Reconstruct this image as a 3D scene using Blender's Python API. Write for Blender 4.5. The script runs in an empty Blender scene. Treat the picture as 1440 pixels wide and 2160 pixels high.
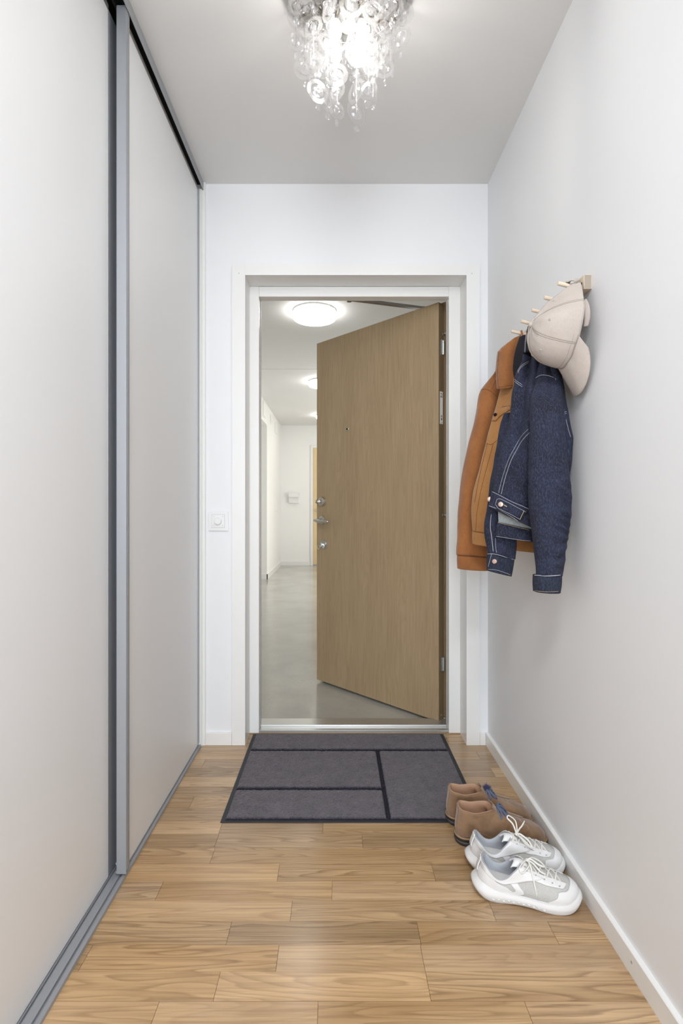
import bpy, bmesh, math, random
from mathutils import Vector, Matrix, noise
from mathutils.bvhtree import BVHTree
random.seed(7)
S = bpy.context.scene
COL = S.collection
PI = math.pi
F = 1080.0                       # focal length in pixels of a 1440x2160 frame (18 mm on a 36 mm tall sensor)
VX, VY, CZ = 711.0, 1075.0, 1.046

# ------------------------------------------------------------------ camera
cd = bpy.data.cameras.new('camera'); cam = bpy.data.objects.new('camera', cd); COL.objects.link(cam)
cd.sensor_fit = 'VERTICAL'; cd.sensor_height = 36; cd.sensor_width = 24; cd.lens = 18
cd.shift_x = (720 - VX) / 2160; cd.shift_y = -(1080 - VY) / 2160
cd.clip_start = 0.02
cam.location = (0, 0, CZ); cam.rotation_euler = (PI / 2, 0, 0)
S.camera = cam
# ------------------------------------------------------------------ world
W = bpy.data.worlds.new('world'); S.world = W; W.use_nodes = True
W.node_tree.nodes['Background'].inputs[0].default_value = (0.80, 0.90, 1.0, 1)
W.node_tree.nodes['Background'].inputs[1].default_value = 1.0
# ------------------------------------------------------------------ window light behind the camera, plus added fills for hall and corridor
def area(name, loc, rot, sx, sy, power, col):
    l = bpy.data.lights.new(name, 'AREA'); l.shape = 'RECTANGLE'; l.size = sx; l.size_y = sy
    l.energy = power; l.color = col
    o = bpy.data.objects.new(name, l); COL.objects.link(o); o.location = loc; o.rotation_euler = rot
    return o
area('window_daylight', (0.0, -3.55, 1.45), (PI / 2, 0, 0), 2.6, 1.7, 80, (0.86, 0.93, 1.0))
area('hall_fill', (0.0, -0.25, 2.47), (0, 0, 0), 0.5, 0.5, 22, (0.97, 0.98, 1.0))  # added overhead fill that brightens the side walls, not a real fixture
area('corridor_fill', (1.22, 7.0, 1.1), (0, PI / 2, 0), 1.8, 2.6, 27, (1.0, 0.99, 0.95))  # added fill to brighten the corridor; the wall here has no window
BULB = 56.0        # emission of each of the chandelier's bulbs
CORR = 8.0          # emission of the corridor lamps
# ------------------------------------------------------------------ view
vs = S.view_settings
S.display_settings.display_device = 'sRGB'
vs.view_transform = 'Standard'; vs.look = 'None'; vs.gamma = 1; vs.use_curve_mapping = False
vs.exposure = 0.76
S.cycles.use_denoising = True
S.cycles.max_bounces = 10; S.cycles.diffuse_bounces = 6; S.cycles.transparent_max_bounces = 24
S.cycles.sample_clamp_indirect = 6.0
S.cycles.caustics_reflective = False; S.cycles.caustics_refractive = False

# ------------------------------------------------------------------ helpers
def P(px, py, Y):
    return Vector(((px - VX) * Y / F, Y, CZ + (VY - py) * Y / F))

def lin(c):
    return tuple((v / 255 / 12.92) if v / 255 <= 0.04045 else ((v / 255 + 0.055) / 1.055) ** 2.4 for v in c)

class N:
    """small node-graph writer"""
    def __init__(s, name):
        s.m = bpy.data.materials.new(name); s.m.use_nodes = True
        s.t = s.m.node_tree; s.p = s.t.nodes['Principled BSDF']; s.out = s.t.nodes['Material Output']
    def n(s, typ, **kw):
        x = s.t.nodes.new('ShaderNode' + typ)
        for k, v in kw.items():
            if k == 'inp':
                for kk, vv in v.items(): s.put(x.inputs[kk], vv)
            else: setattr(x, k, v)
        return x
    def put(s, sock, v):
        if hasattr(v, 'links') or isinstance(v, bpy.types.NodeSocket): s.t.links.new(v, sock)
        else: sock.default_value = v
    def set(s, **kw):
        nm = {'col': 'Base Color', 'rough': 'Roughness', 'metal': 'Metallic', 'spec': 'Specular IOR Level',
              'normal': 'Normal', 'sheen': 'Sheen Weight', 'coat': 'Coat Weight', 'coatr': 'Coat Roughness', 'trans': 'Transmission Weight',
              'emit': 'Emission Color', 'emits': 'Emission Strength', 'ior': 'IOR', 'sss': 'Subsurface Weight', 'aniso': 'Anisotropic'}
        for k, v in kw.items():
            if k == 'col' and isinstance(v, tuple) and len(v) == 3: v = (*v, 1)
            s.put(s.p.inputs[nm[k]], v)
        return s
    def coord(s, scale=(1, 1, 1), rand=False, kind='Object'):
        tc = s.n('TexCoord').outputs[kind]
        mp = s.n('Mapping', inp={'Vector': tc, 'Scale': scale})
        o = mp.outputs[0]
        if rand:
            oi = s.n('ObjectInfo').outputs['Random']
            ml = s.n('VectorMath', operation='SCALE', inp={0: (37.3, 91.7, 53.1), 'Scale': oi}).outputs[0]
            o = s.n('VectorMath', operation='ADD', inp={0: o, 1: ml}).outputs[0]
        return o
    def noise(s, vec, scale, detail=3, rough=0.5, dist=0.0):
        return s.n('TexNoise', inp={'Vector': vec, 'Scale': scale, 'Detail': detail, 'Roughness': rough, 'Distortion': dist}).outputs[0]
    def ramp(s, fac, stops, interp='LINEAR'):
        r = s.n('ValToRGB'); r.color_ramp.interpolation = interp
        e = r.color_ramp.elements
        while len(e) < len(stops): e.new(0.5)
        for el, (p, c) in zip(e, stops):
            el.position = p; el.color = (*c, 1) if len(c) == 3 else c
        s.put(r.inputs[0], fac); return r.outputs[0]
    def mix(s, a, b, f, mode='MIX'):
        x = s.n('Mix', data_type='RGBA', blend_type=mode)
        s.put(x.inputs[0], f)
        for k, v in ((6, a), (7, b)):
            if isinstance(v, tuple) and len(v) == 3: v = (*v, 1)
            s.put(x.inputs[k], v)
        return x.outputs[2]
    def math(s, op, a, b=0.0):
        x = s.n('Math', operation=op); s.put(x.inputs[0], a); s.put(x.inputs[1], b); return x.outputs[0]
    def bump(s, h, strength=0.2, dist=0.01):
        return s.n('Bump', inp={'Height': h, 'Strength': strength, 'Distance': dist}).outputs[0]

def plain(name, col, rough=0.5, metal=0.0, bump=None, **kw):
    g = N(name); g.set(col=col, rough=rough, metal=metal, **kw)
    if bump:
        sc, st, d = bump
        g.set(normal=g.bump(g.noise(g.coord(), sc, 4), st, d))
    return g.m

M = {}
M['wall'] = plain('wall_paint', (0.79, 0.80, 0.815), 0.55, bump=(140, 0.05, 0.002))
M['ceil'] = plain('ceiling_paint', (0.73, 0.73, 0.725), 0.8, bump=(90, 0.05, 0.002))
M['trim'] = plain('white_lacquer', (0.80, 0.80, 0.79), 0.32, bump=(30, 0.02, 0.002))
M['corrwall'] = plain('corridor_paint', (0.85, 0.85, 0.84), 0.6, bump=(140, 0.04, 0.002))
M['panel'] = plain('white_melamine', (0.76, 0.765, 0.77), 0.38, bump=(400, 0.05, 0.001))
M['alu'] = plain('anodised_aluminium', (0.36, 0.375, 0.40), 0.5, 0.45, bump=(300, 0.03, 0.001))
M['aludark'] = plain('dark_bronze_aluminium', (0.30, 0.29, 0.28), 0.45, 0.6)  # darker aluminium of the door rails and closer arm
M['black'] = plain('black_track', (0.012, 0.012, 0.012), 0.6)
M['dark'] = plain('dark_void', (0.03, 0.03, 0.03), 0.9)
M['steel'] = plain('satin_steel', (0.66, 0.65, 0.62), 0.25, 1.0)
M['zinc'] = plain('zinc_plate', (0.62, 0.66, 0.67), 0.28, 0.95)
M['plastic'] = plain('white_plastic', (0.80, 0.80, 0.80), 0.28)
M['plasticgrey'] = plain('grey_plastic', (0.35, 0.35, 0.35), 0.4)
M['rubber'] = plain('black_rubber', (0.022, 0.024, 0.03), 0.6, bump=(200, 0.1, 0.001))

def oak(name, light, mid, darkc, axis='x', rough=0.36, lines=1.0, ringscale=1.0, vary=0.35, bump=0.12, coat=0.0):
    """oak figure: contour lines of a slow noise (cathedrals), long pores, slow tone drift"""
    g = N(name)
    sc = {'x': (0.75, 8.0, 8.0), 'z': (8.0, 8.0, 0.6)}[axis]
    v = g.coord(sc, True)
    slow = g.noise(v, 1.15 * ringscale, 2, 0.45, 0.25)
    rings = g.math('MULTIPLY', slow, 26.0)
    wob = g.math('MULTIPLY', g.noise(v, 7.0, 3, 0.6), 0.8)
    ph = g.math('ADD', rings, wob)
    saw = g.math('FRACT', ph)
    ringc = g.ramp(saw, [(0.0, (0, 0, 0)), (0.55, (0.25, 0.25, 0.25)), (0.88, (1, 1, 1)), (1.0, (0, 0, 0))])
    sc2 = {'x': (3.5, 130.0, 130.0), 'z': (190.0, 190.0, 5.0)}[axis]
    pores = g.noise(g.coord(sc2, True), 1.0, 3, 0.65)
    pc = g.ramp(pores, [(0.42, (0, 0, 0)), (0.72, (1, 1, 1))])
    drift = g.ramp(g.noise(g.coord({'x': (1.5, 9, 9), 'z': (9, 9, 1.5)}[axis], True), 1.0, 3), [(0.3, (0, 0, 0)), (0.75, (1, 1, 1))])
    c = g.mix(light, mid, drift)
    oi0 = g.n('ObjectInfo').outputs['Random']
    rs = g.math('ADD', 0.25, g.math('MULTIPLY', g.math('FRACT', g.math('MULTIPLY', oi0, 13.7)), 0.75))
    c = g.mix(c, darkc, g.math('MULTIPLY', g.math('MULTIPLY', ringc, 0.62 * lines), rs))
    c = g.mix(c, darkc, g.math('MULTIPLY', pc, 0.42))
    oi = g.n('ObjectInfo').outputs['Random']
    hsv = g.n('HueSaturation', inp={'Color': c, 'Saturation': g.math('ADD', 0.95, g.math('MULTIPLY', oi, 0.12)),
                                   'Value': g.math('ADD', 1 - vary / 2, g.math('MULTIPLY', g.math('FRACT', g.math('MULTIPLY', oi, 7.31)), vary))})
    g.set(col=hsv.outputs[0], rough=rough, coat=coat, coatr=0.2)
    rr = g.math('ADD', rough - 0.05, g.math('MULTIPLY', g.noise(g.coord((1, 1, 1)), 14.0, 4, 0.7), 0.09))
    g.set(rough=rr)
    h = g.math('MULTIPLY', pc, -1.0)
    g.set(normal=g.bump(h, bump, 0.0006))
    return g.m
M['oak'] = oak('oak_parquet', lin((196, 165, 126)), lin((164, 131, 93)), lin((102, 75, 47)), 'x', 0.24, 1.0, 1.0, 0.40, coat=0.4)
M['oakdoor'] = oak('oak_veneer', lin((176, 155, 125)), lin((166, 145, 115)), lin((128, 108, 84)), 'z', 0.42, 0.28, 0.8, 0.0, 0.06)
M['oakedge'] = oak('oak_edge', lin((158, 132, 98)), lin((146, 120, 88)), lin((112, 90, 64)), 'z', 0.45, 0.5, 0.8, 0.0, 0.05)
M['beech'] = oak('pale_wood', lin((222, 205, 184)), lin((208, 188, 165)), lin((165, 140, 115)), 'x', 0.5, 0.25, 1.0, 0.08, 0.05)

class MB:
    def __init__(s): s.b = bmesh.new()
    def box(s, x0, x1, y0, y1, z0, z1, bev=0.0):
        b = s.b
        vs_ = [b.verts.new((x, y, z)) for x in (x0, x1) for y in (y0, y1) for z in (z0, z1)]
        q = [(0, 1, 3, 2), (4, 6, 7, 5), (0, 4, 5, 1), (2, 3, 7, 6), (0, 2, 6, 4), (1, 5, 7, 3)]
        fs = [b.faces.new([vs_[i] for i in f]) for f in q]
        if bev > 0:
            es = set(e for f in fs for e in f.edges)
            bmesh.ops.bevel(b, geom=list(es), offset=bev, segments=2, profile=0.7, affect='EDGES')
        return s
    def ring(s, pts): return [s.b.verts.new(p) for p in pts]
    def bridge(s, r0, r1, closed=True):
        n = len(r0)
        for i in range(n if closed else n - 1):
            j = (i + 1) % n
            try: s.b.faces.new((r0[i], r0[j], r1[j], r1[i]))
            except ValueError: pass
    def cap(s, r, flip=False):
        try: s.b.faces.new(r[::-1] if flip else r)
        except ValueError: pass
    def cyl(s, p0, p1, r0, r1=None, n=20, caps=True):
        r1 = r0 if r1 is None else r1
        p0, p1 = Vector(p0), Vector(p1); d = (p1 - p0).normalized()
        u = d.orthogonal().normalized(); v = d.cross(u)
        rs = []
        for p, r in ((p0, r0), (p1, r1)):
            rs.append(s.ring([p + (u * math.cos(a) + v * math.sin(a)) * r for a in [2 * PI * i / n for i in range(n)]]))
        s.bridge(rs[0], rs[1])
        if caps: s.cap(rs[0], True); s.cap(rs[1])
        return s
    def lathe(s, prof, n=32, M4=None, close=True):
        """prof: (radius, height) pairs about local Z, moved by M4"""
        M4 = M4 or Matrix()
        rs = []
        for r, h in prof:
            if r < 1e-6: rs.append([s.b.verts.new(M4 @ Vector((0, 0, h)))])
            else: rs.append(s.ring([M4 @ Vector((r * math.cos(2 * PI * i / n), r * math.sin(2 * PI * i / n), h)) for i in range(n)]))
        for a, c in zip(rs, rs[1:]):
            if len(a) == 1 and len(c) == 1: continue
            if len(a) == 1:
                for i in range(n): s.b.faces.new((a[0], c[(i + 1) % n], c[i]))
            elif len(c) == 1:
                for i in range(n): s.b.faces.new((a[i], a[(i + 1) % n], c[0]))
            else: s.bridge(a, c)
        return s
    def tube(s, pts, r, n=8, closed=False, flat=1.0):
        pts = [Vector(p) for p in pts]
        k = len(pts); prev = None; rs = []
        for i, p in enumerate(pts):
            a = pts[i - 1] if (i > 0 or closed) else p
            c = pts[(i + 1) % k] if (i < k - 1 or closed) else p
            d = (c - a).normalized() if (c - a).length > 1e-9 else Vector((0, 0, 1))
            u = d.orthogonal().normalized() if prev is None else (prev - d * prev.dot(d)).normalized()
            prev = u; v = d.cross(u)
            rr = r(i / (k - 1)) if callable(r) else r
            rs.append(s.ring([p + (u * math.cos(t) * flat + v * math.sin(t)) * rr for t in [2 * PI * j / n for j in range(n)]]))
        for a, c in zip(rs, rs[1:]): s.bridge(a, c)
        if closed: s.bridge(rs[-1], rs[0])
        else: s.cap(rs[0], True); s.cap(rs[-1])
        return s
    def grid(s, fn, nu, nv, closed_u=False):
        rows = [[s.b.verts.new(fn(i / (nu if closed_u else nu - 1), j / (nv - 1))) for i in range(nu)] for j in range(nv)]
        for a, c in zip(rows, rows[1:]): s.bridge(a, c, closed_u)
        return rows
    def prism(s, poly, h, M4=None):
        """polygon in local XY pulled up by h"""
        M4 = M4 or Matrix()
        a = s.ring([M4 @ Vector((x, y, 0)) for x, y in poly]); c = s.ring([M4 @ Vector((x, y, h)) for x, y in poly])
        s.bridge(a, c); s.cap(a, True); s.cap(c)
        return s
    def build(s, name, mat, parent=None, smooth=False, local=False, sub=0, solid=0.0, offset=-1, recalc=True, weld=0.0):
        if weld: bmesh.ops.remove_doubles(s.b, verts=s.b.verts, dist=weld)
        if recalc: bmesh.ops.recalc_face_normals(s.b, faces=s.b.faces)
        me = bpy.data.meshes.new(name); s.b.to_mesh(me); s.b.free()
        me.materials.append(mat)
        if smooth:
            for p in me.polygons: p.use_smooth = True
        o = bpy.data.objects.new(name, me); COL.objects.link(o)
        if parent is not None:
            o.parent = parent
            if not local: o.matrix_parent_inverse = WM(parent).inverted()
        if solid:
            m = o.modifiers.new('solid', 'SOLIDIFY'); m.thickness = solid; m.offset = offset
        if sub:
            m = o.modifiers.new('sub', 'SUBSURF'); m.levels = sub; m.render_levels = sub
        if smooth == 'auto': autosmooth(o)
        return o

def autosmooth(o, ang=math.radians(35)):
    me = o.data
    b = bmesh.new(); b.from_mesh(me)
    for e in b.edges:
        if len(e.link_faces) == 2 and e.calc_face_angle(0) > ang: e.smooth = False
    b.to_mesh(me); b.free()

def WM(o):
    m = Matrix.LocRotScale(o.location, o.rotation_euler, o.scale)
    return (WM(o.parent) @ o.matrix_parent_inverse @ m) if o.parent else m

def tag(o, label=None, cat=None, group=None, kind=None):
    if label: o['label'] = label
    if cat: o['category'] = cat
    if group: o['group'] = group
    if kind: o['kind'] = kind
    return o
def empty(name, loc=(0, 0, 0), rot=(0, 0, 0)):
    o = bpy.data.objects.new(name, None); COL.objects.link(o); o.location = loc; o.rotation_euler = rot
    o.empty_display_size = 0.05
    return o
def catmull(pts, k):
    """resample a list of equal-length tuples k steps per span"""
    out = []
    n = len(pts)
    for i in range(n - 1):
        p0, p1, p2, p3 = pts[max(i - 1, 0)], pts[i], pts[i + 1], pts[min(i + 2, n - 1)]
        for j in range(k):
            t = j / k
            out.append(tuple(0.5 * ((2 * b) + (-a + c) * t + (2 * a - 5 * b + 4 * c - d) * t * t + (-a + 3 * b - 3 * c + d) * t ** 3)
                             for a, b, c, d in zip(p0, p1, p2, p3)))
    out.append(tuple(pts[-1])); return out
def interp(tab, x):
    if x <= tab[0][0]: return tab[0][1]
    for (a, b), (c, d) in zip(tab, tab[1:]):
        if x <= c:
            t = (x - a) / (c - a); t = t * t * (3 - 2 * t) if False else t
            return b + (d - b) * t
    return tab[-1][1]
def smooth(a, b, x):
    t = max(0.0, min(1.0, (x - a) / (b - a))); return t * t * (3 - 2 * t)

# ================================================================== SETTING
XR, YB, ZC = 0.672, 2.286, 2.50       # right wall, back wall, ceiling
YO = 2.49                              # outer face of the back wall (towards the corridor)
def struct(name, mb, mat, **kw): return tag(mb.build(name, mat, **kw), kind='structure')

XL = -0.70
struct('wall_right', MB().box(XR, XR + 0.1, -0.9, YB, 0, ZC), M['wall'])
struct('wall_left', MB().box(XL - 0.06, XL, -0.9, YB, 0, ZC), M['dark'])
mb = MB()
OX0, OX1, OZ = -0.4085, 0.5735, 2.087         # hole in the back wall
mb.box(-1.25, OX0 - 0.02, YB, YO, -0.02, 2.64); mb.box(OX1 + 0.02, 1.6, YB, YO, -0.02, 2.64); mb.box(OX0 - 0.02, OX1 + 0.02, YB, YO, OZ + 0.02, 2.64)
struct('wall_back', mb, M['wall'])
struct('ceiling', MB().box(-2.4, 2.4, -3.7, YB, ZC, ZC + 0.08), M['ceil'])
# living room behind the camera
struct('wall_near_right', MB().box(XR, 2.3, -1.0, -0.9, 0, ZC), M['wall'])
struct('wall_near_left', MB().box(-2.3, XL - 0.02, -1.0, -0.9, 0, ZC), M['wall'])
struct('wall_room_right', MB().box(2.3, 2.4, -3.7, -0.9, 0, ZC), M['wall'])
struct('wall_room_left', MB().box(-2.4, -2.3, -3.7, -0.9, 0, ZC), M['wall'])
mb = MB(); mb.box(-2.3, -1.3, -3.7, -3.6, 0, ZC); mb.box(1.3, 2.3, -3.7, -3.6, 0, ZC)
mb.box(-1.3, 1.3, -3.7, -3.6, 0, 0.6); mb.box(-1.3, 1.3, -3.7, -3.6, 2.3, ZC)
struct('wall_front', mb, M['wall'])

# ---- parquet: three-strip oak boards, every stave its own piece
floor = struct('floor', MB().box(-2.4, 2.4, -3.7, 2.41, -0.05, -0.0085), M['dark'])
PITCH = 0.07035
Y_EDGE = 1.7225                     # a board edge (the near edge of the mat)
def sx(px, row_py): return (px - VX) * (F * CZ / (row_py - VY)) / F
# row index counted from Y_EDGE towards the camera (0,1,2 = first board ...)
J = {0: [sx(466, 1744), sx(681, 1744)], 1: [sx(457, 1773), sx(764, 1773)], 2: [sx(448, 1805)],
     3: [sx(587, 1840), sx(914, 1840)], 4: [sx(336, 1879), sx(700, 1879)], 5: [sx(614, 1921), sx(1038, 1921)],
     6: [sx(483, 1967), sx(883, 1967), sx(1166, 1967)], 7: [sx(181, 2020), sx(585, 2020), sx(891, 2020)],
     8: [sx(457, 2081), sx(903, 2081)], 9: [sx(327, 2137), sx(670, 2137), sx(1115, 2137)],
     -1: [sx(1005, 1717)], -2: [-0.52, 0.30], -3: [0.55, -0.2], -4: [-0.62, 0.05], -5: [0.62], -6: [-0.55, 0.4],
     -7: [-0.30, 0.60], -8: [-0.6, 0.2], -9: [0.5], -10: [0.1]}
floor_rows = []
r = -10
while True:
    y1 = Y_EDGE - r * PITCH; y0 = y1 - PITCH
    if y1 < -3.6: break
    wide = y1 < -0.95
    a, b = (-2.3, 2.3) if wide else (XL, XR)
    js = J.get(r)
    if js is None:
        js = []; x = a + random.uniform(0.1, 0.6)
        while x < b: js.append(x); x += random.uniform(0.4, 0.75)
    xs = [a] + sorted(j for j in js if a + 0.03 < j < b - 0.03) + [b]
    floor_rows.append((r, y0, y1, xs)); r += 1
rest = MB()
for r, y0, y1, xs in floor_rows:
    y1 = min(y1, 2.41)
    e1 = 0.0005 if r % 3 == 0 else 0.00022; e0 = 0.0005 if r % 3 == 2 else 0.00022
    for xa, xb in zip(xs, xs[1:]):
        xc = (xa + xb) / 2
        if y1 > 0.35:
            m = MB()
            hw = (xb - xa) / 2 - 0.0004
            m.box(-hw, hw, y0 + e0, y1 - e1, -0.008, 0.0)
            o = m.build('plank', M['oak'], floor, local=True); o.location = (xc, 0, 0)
        else:
            rest.box(xa + 0.0003, xb - 0.0003, y0 + e0, y1 - e1, -0.008, 0.0)
tag(rest.build('plank_field', M['oak'], floor), kind='stuff')

# ---- baseboards
def board_profile(name, p0, p1, nrm, h=0.054, t=0.0125):
    m = MB(); p0, p1, nrm = Vector(p0), Vector(p1), Vector(nrm)
    prof = [(0, 0), (t, 0), (t, h - 0.002), (t - 0.002, h), (0, h)]
    a = m.ring([p0 + nrm * u + Vector((0, 0, v)) for u, v in prof]); b = m.ring([p1 + nrm * u + Vector((0, 0, v)) for u, v in prof])
    m.bridge(a, b); m.cap(a, True); m.cap(b)
    return struct(name, m, M['trim'])
br = board_profile('baseboard_right', (XR, -0.9, 0), (XR, YB, 0), (-1, 0, 0))
sc = MB(); sc.lathe([(0, 0), (0.0022, 0.0001), (0.0028, 0.0004), (0.0028, -0.001)], 14,
                    Matrix.Translation(P(1330, 2030, 1.148) - Vector((0.001, 0, 0))) @ Matrix.Rotation(-PI / 2, 4, 'Y'))
q = P(1330, 2030, 1.148); q.x = XR - 0.0125
sc = MB(); mm = Matrix.Translation(q) @ Matrix.Rotation(-PI / 2, 4, 'Y')
sc.lathe([(0, 0.0002), (0.0012, 0.0002), (0.0014, 0.0005), (0.003, 0.0005), (0.003, -0.001)], 16, mm); sc.build('screw_head', M['plasticgrey'], br)
board_profile('baseboard_back_left', (-0.585, YB, 0), (-0.4685, YB, 0), (0, -1, 0))
board_profile('baseboard_back_right', (0.634, YB, 0), (XR - 0.0135, YB, 0), (0, -1, 0))

# ---- casing round the doorway
def casing():
    root = tag(empty('trim_1', (0, YB, 0)), kind='structure')
    y0, y1 = YB - 0.014, YB
    MB().box(-0.4675, OX0, y0, y1, 0, 2.1365, 0.001).build('casing_leg', M['trim'], root)
    MB().box(OX1, 0.633, y0, y1, 0, 2.1365, 0.001).build('casing_leg', M['trim'], root)
    MB().box(OX0, OX1, y0, y1, OZ, 2.1365, 0.001).build('casing_head', M['trim'], root)
    for px, py in ((503.4, 576.6), (994.7, 577)):
        MB().cyl(P(px, py, y0) + Vector((0, 0.0005, 0)), P(px, py, y0) - Vector((0, 0.0006, 0)), 0.002, n=10).build('nail_head', M['plasticgrey'], root)
casing()
# ---- liner and steel frame of the entrance door
YF0, YF1 = 2.388, 2.438
def frame():
    root = tag(empty('trim_2', (0, YF0, 0)), kind='structure')
    t = 0.0
    e = 0.003
    MB().box(OX0 - 0.0195, OX0, YB + 0.0003, YF0, 0.0, OZ + 0.0195).build('liner_board', M['trim'], root)
    MB().box(OX1, OX1 + 0.0195, YB + 0.0003, YF0, 0.0, OZ + 0.0195).build('liner_board', M['trim'], root)
    MB().box(OX0, OX1, YB + 0.0003, YF0, OZ, OZ + 0.0195).build('liner_board', M['trim'], root)
    cx0, cx1, cz = -0.365, 0.5205, 2.040
    cr = 0.036
    # jambs: face towards us, then the stop, then the rebate opening to the corridor
    def jamb(xo, xi, s):
        m = MB()
        m.box(min(xo, xi), max(xo, xi), YF0, YF1, 0.004, cz + 0.0465, 0.0012)
        m.box(min(xo, xi - s * 0.024), max(xo, xi - s * 0.024), YF1, YO + 0.006, 0.004, cz + 0.046)
        m.build('jamb', M['trim'], root)
    jamb(OX0, cx0, 1); jamb(OX1, cx1, -1)
    m = MB(); m.box(cx0 + 0.0006, cx1 - 0.0006, YF0 + 0.0002, YF1, cz, cz + 0.046, 0.0012); m.box(cx0 - 0.02, cx1 + 0.02, YF1, YO + 0.006, cz + 0.026, cz + 0.046)
    m.build('head', M['trim'], root)
    MB().box(cx0 - 0.001, cx0 + 0.003, YF1 - 0.006, YF1 + 0.004, 0.02, cz, 0.001).build('weather_seal', M['plasticgrey'], root)
    MB().box(cx1 - 0.003, cx1 + 0.001, YF1 - 0.006, YF1 + 0.004, 0.02, cz, 0.001).build('weather_seal', M['plasticgrey'], root)
    for z in (1.20, 1.09, 0.80):
        MB().box(cx0 - 0.0245, cx0 - 0.020, YF1 + 0.012, YO, z, z + 0.05).build('strike_plate', M['zinc'], root)
    return root
frame()
# threshold
root = tag(empty('trim_3', (0.08, 2.42, 0)), kind='structure')
M['thresh'] = plain('threshold_aluminium', (0.56, 0.56, 0.55), 0.34, 0.8)
MB().box(-0.365, 0.5205, 2.396, 2.440, 0.002, 0.014, 0.0015).build('threshold_nose', M['thresh'], root)
MB().box(-0.385, 0.545, 2.440, 2.515, 0.002, 0.021, 0.002).build('threshold_sill', M['thresh'], root)
MB().box(-0.365, 0.5205, 2.436, 2.446, 0.014, 0.0225, 0.0015).build('threshold_rib', M['thresh'], root)
MB().box(OX0, OX1, 2.385, 2.3965, 0.0, 0.004).build('wooden_strip', M['oakedge'], root)

# ---- corridor
g = N('corridor_vinyl'); v = g.coord()
c = g.ramp(g.noise(v, 2.2, 5, 0.6), [(0.3, lin((166, 164, 157))), (0.7, lin((184, 182, 175)))])
c = g.mix(c, lin((120, 118, 112)), g.math('MULTIPLY', g.ramp(g.noise(v, 60, 3), [(0.6, (0, 0, 0)), (0.75, (1, 1, 1))]), 0.25))
g.set(col=c, rough=0.17, spec=0.5); g.set(normal=g.bump(g.noise(v, 9, 3), 0.03, 0.01)); M['vinyl'] = g.m
ZK, YE = 2.63, 9.62
XK0, XK1 = -1.06, 1.25
struct('floor_corridor', MB().box(XK0 - 1.2, XK1 + 0.1, 2.41, YE + 0.1, -0.06, 0.0), M['vinyl'])
struct('ceiling_corridor', MB().box(XK0 - 1.2, XK1 + 0.1, YO, YE + 0.1, ZK, ZK + 0.1), M['ceil'])
struct('trim_4', MB().box(-0.88, XK1, 5.77, YE, ZK - 0.002, ZK), M['ceil'])
struct('wall_corridor_end', MB().box(XK0 - 1.2, XK1 + 0.1, YE, YE + 0.1, 0, ZK), M['corrwall'])
struct('wall_corridor_right', MB().box(XK1, XK1 + 0.1, YO, YE, 0, ZK), M['corrwall'])
mb = MB(); mb.box(XK0 - 0.1, XK0, YO, 5.4, 0, ZK); mb.box(XK0 - 0.1, XK0, 7.716, YE, 0, ZK); mb.box(XK0 - 0.1, XK0, 5.4, 7.716, 2.32, ZK)
mb.box(XK0 - 1.2, XK0 - 0.1, 7.716, 7.8, 0, ZK); mb.box(XK0 - 1.2, XK0 - 0.1, 5.3, 5.4, 0, ZK); mb.box(XK0 - 1.2, XK0 - 1.1, 5.4, 7.716, 0, ZK)
mb.box(XK0 - 1.1, XK0 - 0.1, 5.4, 7.716, 2.32, 2.36)
struct('wall_corridor_left', mb, M['corrwall'])
mb = MB(); mb.box(XK0, XK0 + 0.013, YO, 5.4, 0, 0.075); mb.box(XK0, XK0 + 0.013, 7.703, YE, 0, 0.075); mb.box(XK0 - 1.1, XK0 + 0.013, 7.703, 7.716, 0, 0.075)
struct('baseboard_corridor_left', mb, M['trim'])
struct('baseboard_corridor_end', MB().box(XK0 + 0.013, -0.50, YE - 0.013, YE, 0, 0.075), M['trim'])
# door at the far end of the corridor
root = tag(empty('door_2', (0, YE, 0)), kind='structure')
for x0, x1 in ((-0.50, -0.455), (0.50, 0.545)): MB().box(x0, x1, YE - 0.03, YE, 0, 2.25, 0.002).build('door_frame', M['trim'], root)
MB().box(-0.455, 0.50, YE - 0.03, YE, 2.205, 2.25, 0.002).build('door_frame', M['trim'], root)
M['paledoor'] = oak('pale_door_veneer', lin((226, 203, 160)), lin((218, 194, 150)), lin((196, 168, 124)), 'z', 0.45, 0.3, 0.8, 0.0, 0.04)
MB().box(-0.453, 0.498, YE - 0.022, YE - 0.001, 0.02, 2.204).build('door_leaf', M['paledoor'], root)
MB().box(-0.453, 0.498, YE - 0.03, YE - 0.001, 0.0, 0.02).build('door_sill', M['alu'], root)
m = MB(); m.cyl((-0.40, YE - 0.022, 1.03), (-0.40, YE - 0.06, 1.03), 0.011); m.cyl((-0.41, YE - 0.06, 1.03), (-0.29, YE - 0.06, 1.03), 0.009); m.build('door_handle', M['steel'], root)

# corridor lamps
EM = N('lamp_diffuser'); EM.set(col=(0.9, 0.9, 0.88), rough=0.5, emit=(1.0, 0.985, 0.94, 1), emits=CORR)
def drum(y, label):
    root = tag(empty('ceiling_lamp', (-0.18, y, ZK)), label, 'lamp', 'drum lamps along the corridor ceiling')
    m = MB(); zt = -0.012 if y < 5.7 else -0.018
    m.lathe([(0, -0.068), (0.155, -0.068), (0.166, -0.064), (0.17, -0.056), (0.17, zt), (0.16, zt)], 56); m.build('diffuser', EM.m, root, smooth='auto', local=True)
    m = MB(); m.lathe([(0, 0), (0.173, 0), (0.173, zt - 0.001), (0.168, zt - 0.001)], 56); m.build('base_rim', M['plastic'], root, smooth='auto', local=True)
drum(4.08, 'round white drum lamp on corridor ceiling nearest the doorway, fully in view')
drum(6.30, 'second white drum lamp along corridor ceiling, mostly behind the oak door')
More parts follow.
